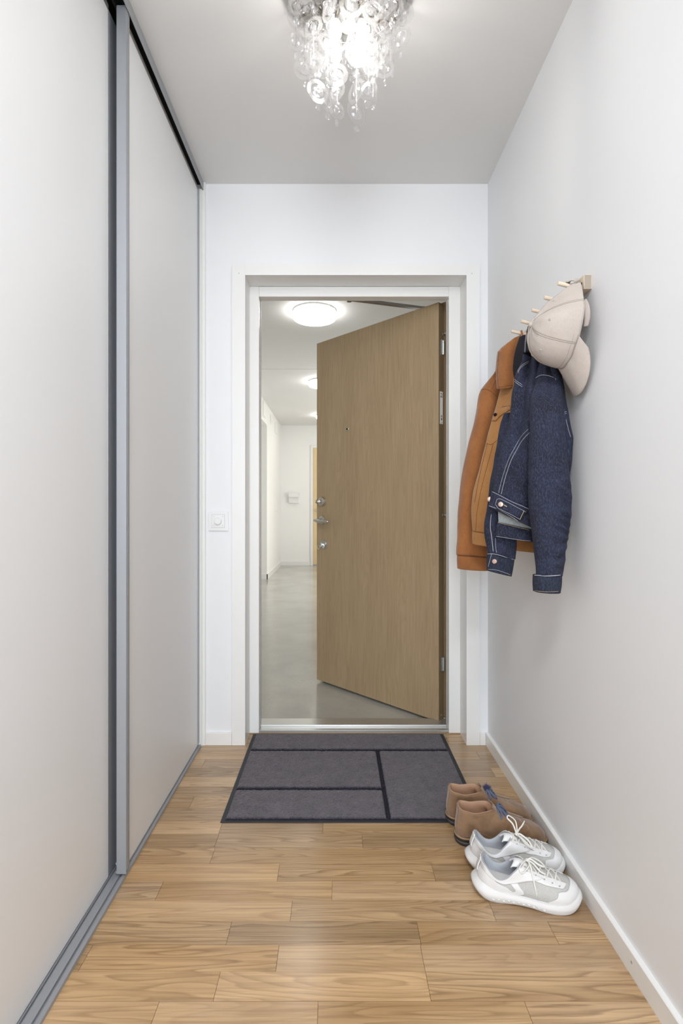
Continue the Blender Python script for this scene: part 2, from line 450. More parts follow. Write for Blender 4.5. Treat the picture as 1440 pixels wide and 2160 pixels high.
drum(8.55, 'farthest drum lamp on corridor ceiling, only its glowing rim beside the oak door')

# small things on the corridor walls
def wallbox():
    a, b = P(609.5, 1040, YE), P(630.5, 1049, YE)
    root = tag(empty('wall_shelf', ((a.x + b.x) / 2, YE, b.z)), 'small white box with a ledge on the far corridor wall', 'box')
    MB().box(a.x, b.x, YE - 0.10, YE, b.z, a.z, 0.003).build('cover', M['plastic'], root)
    z2 = P(0, 1061, YE).z
    MB().box(a.x + 0.004, b.x - 0.004, YE - 0.06, YE, z2, b.z, 0.003).build('body', M['plastic'], root)
wallbox()
def on_left(px, pyt, pyb, w, label, name='cover_plate', grp=None):
    Y = (XK0) * F / (px - VX); z1 = CZ + (VY - pyt) * Y / F; z0 = CZ + (VY - pyb) * Y / F
    root = tag(empty(name, (XK0, Y, z0)), label, 'panel', grp)
    MB().box(XK0, XK0 + 0.012, Y - w / 2, Y + w / 2, z0, z1, 0.002).build('frame', M['plastic'], root)
    MB().box(XK0 + 0.0115, XK0 + 0.015, Y - w / 2 + 0.02, Y + w / 2 - 0.02, z0 + 0.02, z1 - 0.02, 0.001).build('lid', M['corrwall'], root)
on_left(556, 848, 880, 0.22, 'white flush plate high on corridor left wall above the opening')
on_left(570.5, 876, 893, 0.15, 'small white plate on corridor left wall, middle of three below ceiling')
on_left(580.5, 893, 914, 0.25, 'white plate high on corridor left wall, nearest the far corner')
on_left(582, 1045, 1078, 0.12, 'narrow white panel at hand height on corridor left wall')
# ================================================================== SLIDING WARDROBE
XW = -0.612
def wardrobe():
    # far door, in the front track
    root = tag(empty('sliding_door', (XW, 1.85, 0)), 'white sliding wardrobe door nearer the entrance, with grey aluminium edge profile', 'wardrobe door', None)
    MB().box(XW - 0.012, XW, 1.462, 2.244, 0.013, 2.450).build('panel', M['panel'], root)
    m = MB()   # stile: broad end face, small groove, side flange
    m.box(-0.624, -0.5975, 1.449, 1.4535, 0.014, 2.474, 0.0008)
    m.box(-0.5995, -0.5965, 1.4535, 1.4605, 0.022, 2.474, 0.0005)
    m.box(-0.6015, -0.5985, 1.4605, 1.4640, 0.022, 2.474)
    m.box(-0.6125, -0.5970, 1.4640, 1.4725, 0.022, 2.468, 0.0006)
    m.box(-0.6255, -0.6225, 1.4515, 1.4725, 0.014, 2.474)
    m.build('edge_profile', M['alu'], root)
    MB().box(XW - 0.010, XW + 0.003, 2.243, 2.262, 0.018, 2.462, 0.0008).build('edge_profile', M['alu'], root)
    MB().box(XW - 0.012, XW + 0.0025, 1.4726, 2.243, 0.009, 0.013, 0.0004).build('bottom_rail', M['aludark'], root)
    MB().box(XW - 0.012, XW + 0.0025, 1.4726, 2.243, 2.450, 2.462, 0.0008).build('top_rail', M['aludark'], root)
    for z in (0.0425, 0.0185):
        MB().box(-0.6275, -0.625, 1.450, 1.456, z - 0.0025, z + 0.0025, 0.0008).build('bumper', M['plasticgrey'], root)
    MB().cyl((-0.614, 1.47, 2.474), (-0.614, 1.478, 2.474), 0.009, n=16).build('roller', M['steel'], root)
    # near door, in the rear track
    XN = -0.645
    root = tag(empty('sliding_door', (XN, 0.6, 0)), 'white sliding wardrobe door filling the left edge of the picture, nearest the camera', 'wardrobe door', None)
    MB().box(XN - 0.012, XN, -0.1, 1.440, 0.012, 2.452).build('panel', M['panel'], root)
    m = MB(); m.box(XN - 0.014, XN + 0.001, 1.440, 1.505, 0.012, 2.455, 0.001); m.box(XN - 0.016, XN + 0.006, 1.500, 1.512, 0.012, 2.455, 0.001)
    m.build('edge_profile', M['alu'], root)
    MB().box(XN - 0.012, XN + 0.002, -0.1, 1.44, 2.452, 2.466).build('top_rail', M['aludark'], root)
    # tracks
    root = tag(empty('floor_track', (-0.62, 1.0, 0)), 'grey aluminium floor track with two grooves under the sliding doors', 'track')
    MB().box(-0.690, -0.600, -0.1, 2.262, 0.0002, 0.002).build('base_plate', M['alu'], root)
    for a, b, h in ((-0.6110, -0.6005, 0.0085), (-0.6375, -0.6175, 0.0085), (-0.690, -0.6425, 0.0085)):
        MB().box(a, b, -0.1, 2.262, 0.002, h, 0.0006).build('rib', M['alu'], root)
    root = tag(empty('ceiling_track', (-0.62, 1.0, ZC)), 'grey aluminium track on the ceiling with a dark slot, above sliding doors', 'track')
    MB().box(-0.5955, -0.593, -0.1, 2.2855, 2.4635, ZC - 0.0003, 0.0005).build('fascia', M['alu'], root)
    MB().box(-0.69, -0.5955, -0.1, 2.2855, ZC - 0.004, ZC - 0.0003).build('track_top', M['black'], root)
    MB().box(-0.631, -0.627, -0.1, 2.2855, 2.470, ZC - 0.004).build('track_web', M['black'], root)
    MB().box(-0.69, -0.687, -0.1, 2.2855, 2.470, ZC - 0.004).build('track_web', M['black'], root)
    struct('trim_5', MB().box(-0.70, -0.5985, 2.262, YB, 0.0, 2.4625), M['trim'])
    struct('trim_6', MB().box(-0.5984, -0.5855, 2.272, YB, 0.0, 2.4995), M['trim'])
wardrobe()

# ================================================================== ENTRANCE DOOR LEAF
D0 = Vector((0.4927, 2.487, 0)); DU = Vector((-0.7024, 0.7118, 0)).normalized(); DN = Vector((-DU.y, DU.x, 0)) * -1
if DN.y > 0: DN = -DN                      # outward normal of the inner face (towards us)
MD = Matrix((( DU.x, DN.x, 0, D0.x), (DU.y, DN.y, 0, D0.y), (0, 0, 1, 0), (0, 0, 0, 1)))   # local: u along leaf, n towards us, z
def dbox(m, u0, u1, n0, n1, z0, z1, bev=0.0):
    k = len(m.b.verts); b2 = MB().box(u0, u1, n0, n1, z0, z1, bev)
    me = bpy.data.meshes.new('t'); b2.b.to_mesh(me); b2.b.free(); me.transform(MD); m.b.from_mesh(me); bpy.data.meshes.remove(me)
    return m
def DM(u, n, z): return MD @ Matrix.Translation((u, n, z)) @ Matrix.Rotation(-PI / 2, 4, 'X')    # local Z points out of the door face
def door():
    root = tag(empty('door_1', (0.535, 2.50, 0.0)), kind='structure')
    dbox(MB(), 0, 0.878, -0.044, 0, 0.0155, 2.0545, 0.0012).build('leaf', M['oakdoor'], root)
    m = MB(); dbox(m, -0.0125, 0.895, -0.062, -0.044, 0.022, 2.066, 0.001); m.build('leaf_rebate', M['oakedge'], root)
    dbox(MB(), 0.0, 0.0006, -0.0438, -0.0002, 0.017, 2.053).build('edge_veneer', M['oakedge'], root)
    m = MB(); dbox(m, 0.02, 0.86, -0.046, -0.03, 0.004, 0.0153); m.build('bottom_seal', M['rubber'], root)
    # deadbolt: rose, cylinder and oval thumb turn
    def hw(u, z): return DM(u, 0, z)
    t = hw(0.826, 1.094)
    m = MB(); m.lathe([(0, 0.019), (0.019, 0.019), (0.025, 0.015), (0.0285, 0.006), (0.029, 0.0)], 36, t); lock = m.build('deadbolt', M['steel'], root, smooth='auto')
    m = MB(); m.lathe([(0, 0.030), (0.010, 0.030), (0.011, 0.027), (0.011, 0.016)], 24, t); m.build('lock_cylinder', M['steel'], lock, smooth='auto')
    m = MB(); m.lathe([(0, -0.0035), (0.010, -0.003), (0.0135, 0), (0.010, 0.003), (0, 0.0035)], 24, t @ Matrix.Translation((0.004, 0, 0.040)) @ Matrix.Rotation(PI / 2, 4, 'Y') @ Matrix.Diagonal((1.35, 0.9, 1, 1)))
    m.build('thumb_turn', M['steel'], lock, smooth=True)
    # lever
    t = hw(0.829, 0.983)
    m = MB(); m.lathe([(0, 0.009), (0.018, 0.009), (0.0245, 0.006), (0.026, 0.0)], 36, t); m.lathe([(0.009, 0.009), (0.0085, 0.05), (0, 0.052)], 20, t)
    rose = m.build('rose', M['steel'], root, smooth='auto')
    # lever runs back towards the hinge side (negative u) with a swelling middle
    m = MB(); pts = []
    for i in range(25):
        a = i / 24; u = 0.016 - 0.122 * a
        pts.append(t @ Vector((u, 0.004 * math.sin(a * PI) + 0.006 * a, 0.050 + 0.002 * math.sin(a * PI))))
    m.tube(pts, lambda a: 0.0080 + 0.0050 * math.sin(min(1, a * 1.25) * PI) * (1 - 0.4 * a) if a < 0.98 else 0.004, 14); m.build('lever', M['steel'], root, smooth=True)
    # lower lock: hinged escutcheon flap, key and ring
    t = hw(0.8144, 0.838)
    m = MB(); m.prism([(-0.024, -0.018), (0.020, -0.022), (0.024, 0.004), (0.006, 0.030), (-0.020, 0.020)], 0.004, t)
    esc = m.build('escutcheon', M['zinc'], root)
    m = MB(); m.prism([(-0.020, 0.0), (0.020, -0.016), (0.024, -0.010), (-0.014, 0.030)], 0.003, t @ Matrix.Translation((0, 0, 0.004)) @ Matrix.Rotation(0.5, 4, 'X')); m.build('keyhole_flap', M['zinc'], esc)
    m = MB(); m.prism([(-0.003, -0.002), (0.004, -0.002), (0.004, 0.022), (-0.003, 0.022)], 0.0012, t @ Matrix.Translation((0, 0, 0.005)))
    m.lathe([(0, 0.012), (0.0085, 0.012), (0.009, 0.004), (0, 0.004)], 20, t); m.build('lock_cylinder', M['steel'], esc, smooth='auto')
    tk = t @ Matrix.Translation((0.0, 0, 0.012)) @ Matrix.Rotation(-PI / 2, 4, 'Y')
    m = MB(); m.prism([(0, -0.0045), (0.010, -0.0045), (0.012, -0.011), (0.032, -0.011), (0.034, 0), (0.032, 0.011), (0.012, 0.011), (0.010, 0.0045), (0, 0.0045)], 0.0022, tk)
    key = m.build('key', M['steel'], esc)
    c = tk @ Vector((0.032, -0.022 * 0, 0.001))
    m = MB(); m.tube([c + (MD.to_3x3() @ Vector((0.010 * math.sin(a) * 0.6, 0.004 * math.sin(a), -0.013 + 0.013 * math.cos(a)))) for a in [2 * PI * i / 24 for i in range(24)]], 0.0009, 6, closed=True)
    m.build('key_ring', M['steel'], esc, smooth=True)
    # peephole
    t = hw(0.6203, 1.507)
    m = MB(); m.lathe([(0.006, 0.002), (0.0105, 0.002), (0.012, 0.0)], 28, t); ph = m.build('peephole', M['steel'], root, smooth='auto')
    m = MB(); m.lathe([(0, 0.0004), (0.006, 0.0012), (0.0062, 0.002)], 24, t); m.build('peephole_lens', plain('dark_lens', (0.004, 0.004, 0.005), 0.7, spec=0.1), ph, smooth=True)
    # fittings on the hinge edge: EM local axes - the edge normal points -DU
    def edge(px, py):      # point on the edge face near pixel px,py : n from 0 to -0.044
        best = None
        for i in range(60):
            n = -0.062 * i / 59; w = MD @ Vector((0, n, 0)); x = VX + F * w.x / w.y
            if best is None or abs(x - px) < best[0]: best = (abs(x - px), n, w.y)
        return best[1], CZ + (VY - py) * best[2] / F
    n1, z = edge(933, 733)
    m = MB(); dbox(m, -0.006, 0.0, -0.042, -0.016, z - 0.038, z + 0.034, 0.0015); h = m.build('hinge', M['zinc'], root)
    m = MB(); p = MD @ Vector((-0.006, -0.031, 0)); m.cyl((p.x, p.y, z - 0.036), (p.x, p.y, z + 0.032), 0.005); m.build('hinge_knuckle', M['zinc'], h, smooth='auto')
    n1, z = edge(933, 1400)
    m = MB(); dbox(m, -0.006, 0.0, -0.042, -0.016, z - 0.034, z + 0.034, 0.0015); h = m.build('hinge', M['zinc'], root)
    m = MB(); p = MD @ Vector((-0.006, -0.031, 0)); m.cyl((p.x, p.y, z - 0.032), (p.x, p.y, z + 0.03), 0.005); m.build('hinge_knuckle', M['zinc'], h, smooth='auto')
    for py in (706, 1086.5):
        n1, z = edge(936, py); t = MD @ Matrix.Translation((0, -0.034, z)) @ Matrix.Rotation(-PI / 2, 4, 'Y')
        m = MB(); m.lathe([(0, 0.017), (0.0065, 0.017), (0.007, 0.015), (0.0042, 0.010), (0.0048, 0.004), (0.008, 0.0015), (0.008, 0)], 20, t); m.build('security_stud', M['steel'], root, smooth='auto')
    n1, z = edge(933, 1507)
    m = MB(); t = MD @ Matrix.Translation((0, -0.022, z)) @ Matrix.Rotation(-PI / 2, 4, 'Y'); m.lathe([(0, 0.0018), (0.003, 0.0015), (0.005, 0)], 16, t); m.build('screw_head', M['steel'], root, smooth=True)
    # paper label with small print
    z1 = edge(933, 827)[1]; z0 = edge(933, 895)[1]
    m = MB(); dbox(m, -0.0008, 0, -0.034, -0.010, z0, z1); lab = m.build('edge_label', plain('label_paper', (0.72, 0.70, 0.66), 0.5), root)
    ink = plain('ink', (0.03, 0.03, 0.03), 0.6)
    m = MB(); za = z1 - 0.008
    for (a, b, c, d) in ((-0.016, -0.028, 0.0, 0.003), (-0.025, -0.028, 0.0, 0.012), (-0.014, -0.018, 0.014, 0.020), (-0.020, -0.030, 0.014, 0.0165), (-0.020, -0.022, 0.014, 0.022), (-0.028, -0.030, 0.014, 0.022),
                         (-0.018, -0.028, 0.108, 0.111), (-0.018, -0.021, 0.112, 0.118), (-0.025, -0.028, 0.112, 0.118), (-0.018, -0.028, 0.122, 0.128), (-0.021, -0.025, 0.128, 0.133), (-0.020, -0.026, 0.142, 0.144), (-0.020, -0.022, 0.144, 0.149)):
        dbox(m, -0.0011, -0.0008, min(a, b), max(a, b), za - d, za - c)
    m.build('print', ink, lab)
    # door-closer arm from the head of the frame to the top of the leaf
    m = MB(); a, b = Vector((0.06, 2.545, 2.094)), Vector((0.45, 2.665, 2.094)); d = (b - a).normalized(); nn = Vector((-d.y, d.x, 0)) * 0.011
    for z0_, z1_ in ((2.087, 2.099),):
        r0 = m.ring([a - nn + Vector((0, 0, z0_ - 2.094)), a + nn + Vector((0, 0, z0_ - 2.094)), a + nn + Vector((0, 0, z1_ - 2.094)), a - nn + Vector((0, 0, z1_ - 2.094))])
        r1 = m.ring([b - nn + Vector((0, 0, z0_ - 2.094)), b + nn + Vector((0, 0, z0_ - 2.094)), b + nn + Vector((0, 0, z1_ - 2.094)), b - nn + Vector((0, 0, z1_ - 2.094))])
        m.bridge(r0, r1); m.cap(r0); m.cap(r1)
    m.build('closer_arm', M['aludark'], root)
    m = MB(); m.cyl((0.45, 2.665, 2.063), (0.45, 2.665, 2.10), 0.013); m.cyl((0.06, 2.545, 2.08), (0.06, 2.545, 2.105), 0.012); m.build('closer_pivot', M['aludark'], root, smooth='auto')
    m = MB(); m.box(-0.14, 0.10, YO + 0.007, 2.53, 2.105, 2.16, 0.004); m.box(0.045, 0.075, 2.52, 2.56, 2.10, 2.115); m.build('closer_body', M['alu'], root)
door()

# ================================================================== DIMMER SWITCH
def switch():
    c = P(461, 1099, YB); root = tag(empty('light_switch', c), 'square white dimmer switch with round knob between wardrobe and door casing', 'light switch')
    h = 0.0435; y = YB
    m = MB(); m.box(c.x - h, c.x + h, y - 0.009, y, c.z - h, c.z + h, 0.0025); m.build('cover_frame', M['plastic'], root)
    k = 0.0285
    m = MB(); m.box(c.x - k, c.x + k, y - 0.0105, y - 0.0088, c.z - k, c.z + k, 0.0006); pl = m.build('center_plate', M['plastic'], root)
    sh = MB(); w = 0.0007
    for a in (1, -1):
        sh.box(c.x - k - w, c.x + k + w, y - 0.0094, y - 0.0088, c.z + a * k - w, c.z + a * k + w); sh.box(c.x + a * k - w, c.x + a * k + w, y - 0.0094, y - 0.0088, c.z - k, c.z + k)
    sh.build('gap_shadow_line', M['plasticgrey'], root)
    t = Matrix.Translation((c.x, y - 0.0105, c.z)) @ Matrix.Rotation(PI / 2, 4, 'X')
    m = MB(); m.lathe([(0, 0.012), (0.0135, 0.012), (0.0155, 0.0105), (0.0165, 0.0)], 40, t); m.build('knob', M['plastic'], root, smooth='auto')
    for sx_ in (-1, 1):
        for sz in (-1, 1):
            MB().box(c.x + sx_ * 0.0195 - 0.0012, c.x + sx_ * 0.0195 + 0.0012, y - 0.0109, y - 0.0104, c.z + sz * 0.0195 - 0.0012, c.z + sz * 0.0195 + 0.0012).build('mark', M['plasticgrey'], root)
switch()

# ================================================================== CHANDELIER
def glassy(name, tint, tr, dif, rough=0.08):
    """thin acrylic / cut glass: mostly see-through, with a clear reflection and some milky scatter"""
    g = N(name); nt = g.t
    tb = g.n('BsdfTransparent', inp={'Color': (*tint, 1)}); gl = g.n('BsdfGlossy', inp={'Color': (1, 1, 1, 1), 'Roughness': rough})
    df = g.n('BsdfDiffuse', inp={'Color': (0.92, 0.92, 0.92, 1)}); tl = g.n('BsdfTranslucent', inp={'Color': (0.92, 0.91, 0.90, 1)})
    md = g.n('MixShader', inp={0: 0.5, 1: df.outputs[0], 2: tl.outputs[0]})
    m1 = g.n('MixShader', inp={0: dif, 1: tb.outputs[0], 2: md.outputs[0]})
    fr = g.n('LayerWeight', inp={'Blend': 0.5}).outputs['Facing']
    fr2 = g.math('ADD', g.math('MULTIPLY', g.math('POWER', fr, 3.0), 0.45), 0.07)
    m2 = g.n('MixShader', inp={0: fr2, 1: m1.outputs[0], 2: gl.outputs[0]})
    nt.links.new(m2.outputs[0], g.out.inputs[0]); return g.m
M['acrylic'] = glassy('milky_acrylic', (0.94, 0.94, 0.94), 0.5, 0.05)
M['cutglass'] = glassy('cut_glass', (0.94, 0.94, 0.95), 0.6, 0.05, 0.04)
M['mirror'] = plain('polished_steel_plate', (0.46, 0.44, 0.41), 0.06, 1.0)
BM = N('lit_bulb'); BM.set(col=(1, 1, 1), emit=(1.0, 0.965, 0.92, 1), emits=BULB)
def chandelier():
    cx, cy = 0.031, 1.405
    root = tag(empty('chandelier', (cx, cy, ZC)), 'round chandelier of clear and milky discs and rings under a polished ceiling plate', 'chandelier')
    T0 = Matrix.Translation((cx, cy, ZC))
    m = MB(); m.lathe([(0, -0.026), (0.168, -0.026), (0.174, -0.024), (0.176, -0.018), (0.176, 0), (0, 0)], 72, T0); m.build('ceiling_plate', M['mirror'], root, smooth='auto')
    m = MB(); m.lathe([(0.0, -0.13), (0.022, -0.13), (0.026, -0.12), (0.026, -0.026)], 28, T0)
    for i in range(4):
        a = PI / 4 + i * PI / 2
        m.tube([T0 @ Vector((0.02 * math.cos(a), 0.02 * math.sin(a), -0.105)), T0 @ Vector((0.040 * math.cos(a), 0.040 * math.sin(a), -0.115)), T0 @ Vector((0.048 * math.cos(a), 0.048 * math.sin(a), -0.145))], 0.006, 10)
    m.build('lamp_holder', M['steel'], root, smooth='auto')
    for i in range(4):
        a = PI / 4 + i * PI / 2; t = T0 @ Matrix.Translation((0.048 * math.cos(a), 0.048 * math.sin(a), -0.145))
        m = MB(); m.lathe([(0.007, 0), (0.012, -0.010), (0.014, -0.022), (0.014, -0.036), (0.010, -0.047), (0, -0.051)], 16, t); m.build('bulb', BM.m, root, smooth=True)
    # wire hoops from which the strands hang
    for R, z in ((0.150, -0.036), (0.105, -0.034), (0.060, -0.032)):
        m = MB(); m.tube([T0 @ Vector((R * math.cos(a), R * math.sin(a), z)) for a in [2 * PI * i / 60 for i in range(60)]], 0.0016, 6, closed=True); m.build('hoop', M['steel'], root, smooth=True)
    # shared pieces, local XZ plane, hanging from the origin of the piece centre
    def ringmesh(ro, ri, name):
        m = MB(); n = 40; t = 0.0013
        rs = []
        for r, y in ((ro, -t), (ro, t), (ri, t), (ri, -t)): rs.append(m.ring([(r * math.cos(2 * PI * i / n), y, r * math.sin(2 * PI * i / n)) for i in range(n)]))
        for a, b in zip(rs, rs[1:] + rs[:1]): m.bridge(a, b)
        o = m.build(name, M['acrylic']); me = o.data; bpy.data.objects.remove(o); return me
    def gemmesh(r, t, name, n=14):
        m = MB(); rs = []
        for rr, y in ((r, 0.0), (r * 0.72, t), (r * 0.35, t * 1.25)): rs.append(m.ring([(rr * math.cos(2 * PI * (i + (0.5 if y == t else 0)) / n), y, rr * math.sin(2 * PI * (i + (0.5 if y == t else 0)) / n)) for i in range(n)]))
        rb = []
        for rr, y in ((r * 0.72, -t), (r * 0.35, -t * 1.25)): rb.append(m.ring([(rr * math.cos(2 * PI * i / n), y, rr * math.sin(2 * PI * i / n)) for i in range(n)]))
        m.bridge(rs[0], rs[1]); m.bridge(rs[1], rs[2]); m.cap(rs[2]); m.bridge(rs[0], rb[0]); m.bridge(rb[0], rb[1]); m.cap(rb[1])
        o = m.build(name, M['cutglass']); me = o.data; bpy.data.objects.remove(o); return me
    RL, RM_, RS = ringmesh(0.0325, 0.0215, 'ring_large'), ringmesh(0.026, 0.0170, 'ring_medium'), ringmesh(0.0165, 0.0095, 'ring_small')
    GL, GM, GS = gemmesh(0.0185, 0.004, 'crystal_large'), gemmesh(0.0120, 0.0035, 'crystal_medium'), gemmesh(0.0085, 0.003, 'crystal_small')
    rnd = random.Random(11)
    def hang(par, me, name, x, y, z, yaw, tilt=0):
        o = bpy.data.objects.new(name, me); COL.objects.link(o); o.parent = par; o.matrix_parent_inverse = WM(par).inverted()
        o.location = (x, y, z); o.rotation_euler = (0, tilt, yaw); return o
    rows = [(0.146, 15, 0.205, -0.036), (0.104, 11, 0.280, -0.034), (0.058, 7, 0.345, -0.032)]
    for R, n, zb, zt in rows:
        for i in range(n):
            a = 2 * PI * (i + 0.35) / n + rnd.uniform(-0.08, 0.08)
            x, y = cx + R * math.cos(a), cy + R * math.sin(a)
            bot = zb - rnd.choice([0, 0.012, 0.03]) * (1 if R > 0.07 else 0.6)
            m = MB(); lw = min(bot, 2); m.cyl((x, y, ZC + zt), (x, y, ZC - bot + 0.02), 0.0005, n=5); st = m.build('strand', M['steel'], root)
            z = zt - 0.006; yaw0 = a + PI / 2
            k = i % 3
            while True:
                kind = [('L', 0.033), ('D', 0.0170), ('M', 0.0265), ('L', 0.033), ('S', 0.0125)][k % 5]; k += 1
                if -(z - 2 * kind[1]) > bot - 0.046: break
                zc = ZC + z - kind[1]; yaw = rnd.gauss(0, 0.75); tl = rnd.uniform(-0.08, 0.08)
                if kind[0] == 'L': hang(st, RL, 'ring', x, y, zc, yaw, tl); hang(st, GL, 'crystal', x, y, zc, yaw + rnd.uniform(-0.35, 0.35))
                elif kind[0] == 'M': hang(st, RM_, 'ring', x, y, zc, yaw, tl); hang(st, GM, 'crystal', x, y, zc, yaw + rnd.uniform(-0.35, 0.35))
                elif kind[0] == 'S': hang(st, GM if rnd.random() < 0.5 else GS, 'crystal', x, y, zc, yaw)
                else: hang(st, RS, 'ring', x, y, zc, yaw, tl); hang(st, GS, 'crystal', x, y, zc, yaw)
                z -= 2 * kind[1] + 0.002
            # finish: a medium ring with a crystal and a small drop
            yf = rnd.gauss(0, 0.5); big = rnd.random() < 0.5
            hang(st, RL if big else RM_, 'ring', x, y, ZC + z - (0.033 if big else 0.0265), yf, rnd.uniform(-0.06, 0.06)); hang(st, GL if big else GM, 'crystal', x, y, ZC + z - (0.033 if big else 0.0265), yf + rnd.uniform(-0.3, 0.3))
            z -= (0.066 if big else 0.053) + 0.004
            zc = ZC + z - 0.0085
            hang(st, GS, 'crystal', x, y, zc, yaw0 + rnd.uniform(-1, 1))
chandelier()

# ================================================================== DOOR MAT
g = N('mat_pile'); v = g.coord()
sp = g.noise(v, 420, 3, 0.8); cl = g.noise(v, 26, 4, 0.6)
c = g.mix(lin((54, 48, 58)), lin((88, 80, 90)), g.ramp(cl, [(0.3, (0, 0, 0)), (0.7, (1, 1, 1))]))
c = g.mix(c, lin((140, 130, 140)), g.ramp(sp, [(0.52, (0, 0, 0)), (0.75, (1, 1, 1))]))
c = g.mix(c, lin((34, 30, 38)), g.ramp(g.noise(v, 330, 2, 0.7), [(0.30, (1, 1, 1)), (0.48, (0, 0, 0))]))
g.set(col=c, rough=0.95, sheen=0.3); g.set(normal=g.bump(sp, 0.8, 0.004)); M['pile'] = g.m
M['pileblack'] = plain('black_pile', (0.010, 0.009, 0.020), 0.95, bump=(300, 0.8, 0.004))
def doormat():
    x0, x1, y0, y1 = -0.3905, 0.4925, 1.7085, 2.381
    root = tag(empty('door_mat', ((x0 + x1) / 2, (y0 + y1) / 2, 0)), 'dark grey door mat with black grid lines lying inside the entrance door', 'mat')
    MB().box(x0, x1, y0, y1, 0.0003, 0.0028, 0.0008).build('rubber_backing', M['rubber'], root)
    b = 0.015; e = 0.010
    X0, X1, Y0, Y1 = x0 + b, x1 - b, y0 + 0.016, y1 - 0.008
    xv, yl1, yl2, hw, hh = 0.1735, 2.213, 1.907, 0.0075, 0.0085
    def pile(ax, bx, ay, by, zt, mat, name):
        m = MB(); st = 0.0040
        nx, ny = max(3, int((bx - ax) / st)), max(3, int((by - ay) / st))
        rows = []
        for j in range(ny + 1):
            row = []
            for i in range(nx + 1):
                x = ax + (bx - ax) * i / nx; y = ay + (by - ay) * j / ny
                edge = i in (0, nx) or j in (0, ny)
                z = 0.002 if edge else zt + random.uniform(-0.0011, 0.0011) + 0.0006 * noise.noise((x * 40, y * 40, 0))
                jx = random.uniform(-1, 1) * 0.0012
                row.append(m.b.verts.new((x + jx, y + random.uniform(-1, 1) * 0.0012, z)))
            rows.append(row)
        for a, c2 in zip(rows, rows[1:]): m.bridge(a, c2, False)
        return m.build(name, mat, root)
    zt = 0.0085
    pile(X0, X1, yl1 + hh, Y1, zt, M['pile'], 'pile_field')
    pile(X0, xv - hw, yl2 + hh, yl1 - hh, zt, M['pile'], 'pile_field')
    pile(X0, xv - hw, Y0, yl2 - hh, zt, M['pile'], 'pile_field')
    pile(xv + hw, X1, Y0, yl1 - hh, zt, M['pile'], 'pile_field')
    z2 = 0.0074
    pile(X0, X1, yl1 - hh, yl1 + hh, z2, M['pileblack'], 'pile_stripe')
    pile(X0, xv - hw, yl2 - hh, yl2 + hh, z2, M['pileblack'], 'pile_stripe')
    pile(xv - hw, xv + hw, Y0, yl1 - hh, z2, M['pileblack'], 'pile_stripe')
    pile(X0 - 0.002, X1 + 0.002, Y0 - 0.006, Y0, 0.006, M['pileblack'], 'pile_edge')
doormat()

# ================================================================== PEG RAIL
PEGY = [1.3935, 1.4865, 1.580, 1.6735, 1.767]
def peg_rail():
    y0, y1, z0, z1, xf = 1.3515, 1.806, 1.6290, 1.6665, 0.651
    root = tag(empty('peg_rail', (XR, (y0 + y1) / 2, z0)), 'pale wooden peg rail with five round pegs on the right wall', 'coat rack')
    M['beechy'] = oak('pale_wood_rail', lin((226, 210, 190)), lin((214, 195, 172)), lin((180, 155, 128)), 'x', 0.5, 0.15, 1.0, 0.0, 0.04)
    MB().box(xf, XR - 0.0005, y0, y1, z0, z1, 0.0007).build('rail', M['beechy'], root)
    g = N('end_grain'); vv = g.coord((600, 40, 420)); g.set(col=g.mix(lin((176, 164, 150)), lin((140, 128, 116)), g.noise(vv, 1.0, 3)), rough=0.7)
    MB().box(xf + 0.001, XR - 0.002, y0 - 0.0004, y0, z0 + 0.001, z1 - 0.001).build('end_grain', g.m, root)
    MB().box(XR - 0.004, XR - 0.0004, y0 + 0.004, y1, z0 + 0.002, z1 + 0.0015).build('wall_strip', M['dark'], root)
    for i, y in enumerate(PEGY):
        m = MB(); a = Vector((xf, y, 1.6495)); b = Vector((0.600, y, 1.6625)); d = (b - a).normalized()
        m.cyl(a - d * 0.006, b - d * 0.001, 0.0055, n=20, caps=True); m.cyl(b - d * 0.001, b, 0.0055, 0.0047, n=20)
        m.build('peg', M['beechy'], root, smooth='auto', weld=0.00001)
    for y in (1.366, 1.792):
        m = MB(); m.lathe([(0, 0.0003), (0.0036, 0.0003), (0.0042, 0.0008), (0.0046, 0)], 18, Matrix.Translation((xf, y, 1.6475)) @ Matrix.Rotation(-PI / 2, 4, 'Y')); m.build('screw_hole', plain('hole_brown', lin((70, 48, 38)), 0.8), root)
peg_rail()
# ================================================================== FABRIC MATERIALS
def fabric(name, c0, c1, c2=None, weave=900, big=7, rough=0.9, strength=0.35, streak=None, sheen=0.25):
    g = N(name); v = g.coord()
    c = g.mix(c0, c1, g.ramp(g.noise(v, big, 5, 0.62), [(0.32, (0, 0, 0)), (0.70, (1, 1, 1))]))
    if c2:
        vv = g.coord(streak or (1, 1, 0.35))
        c = g.mix(c, c2, g.math('MULTIPLY', g.ramp(g.noise(vv, weave * 0.35, 3, 0.75), [(0.46, (0, 0, 0)), (0.78, (1, 1, 1))]), 0.75))
    g.set(col=c, rough=rough, sheen=sheen)
    g.set(normal=g.bump(g.noise(v, weave, 2, 0.6), strength, 0.0012)); return g.m
M['denim'] = fabric('indigo_denim', lin((7, 10, 27)), lin((30, 36, 60)), lin((76, 82, 106)), 1100, 13, sheen=0.0)
M['denimdark'] = fabric('dark_denim_inside', lin((16, 20, 36)), lin((18, 22, 38)), None, 1000, sheen=0.0)
M['denimcuff'] = fabric('cuff_denim', lin((16, 21, 38)), lin((30, 37, 56)), lin((70, 78, 98)), 1100, 14, sheen=0.0)
M['denimlight'] = fabric('pale_denim_reverse', lin((132, 142, 148)), lin((168, 176, 178)), lin((205, 205, 198)), 900, 20)
M['thread'] = plain('pale_thread', lin((172, 174, 180)), 0.8)
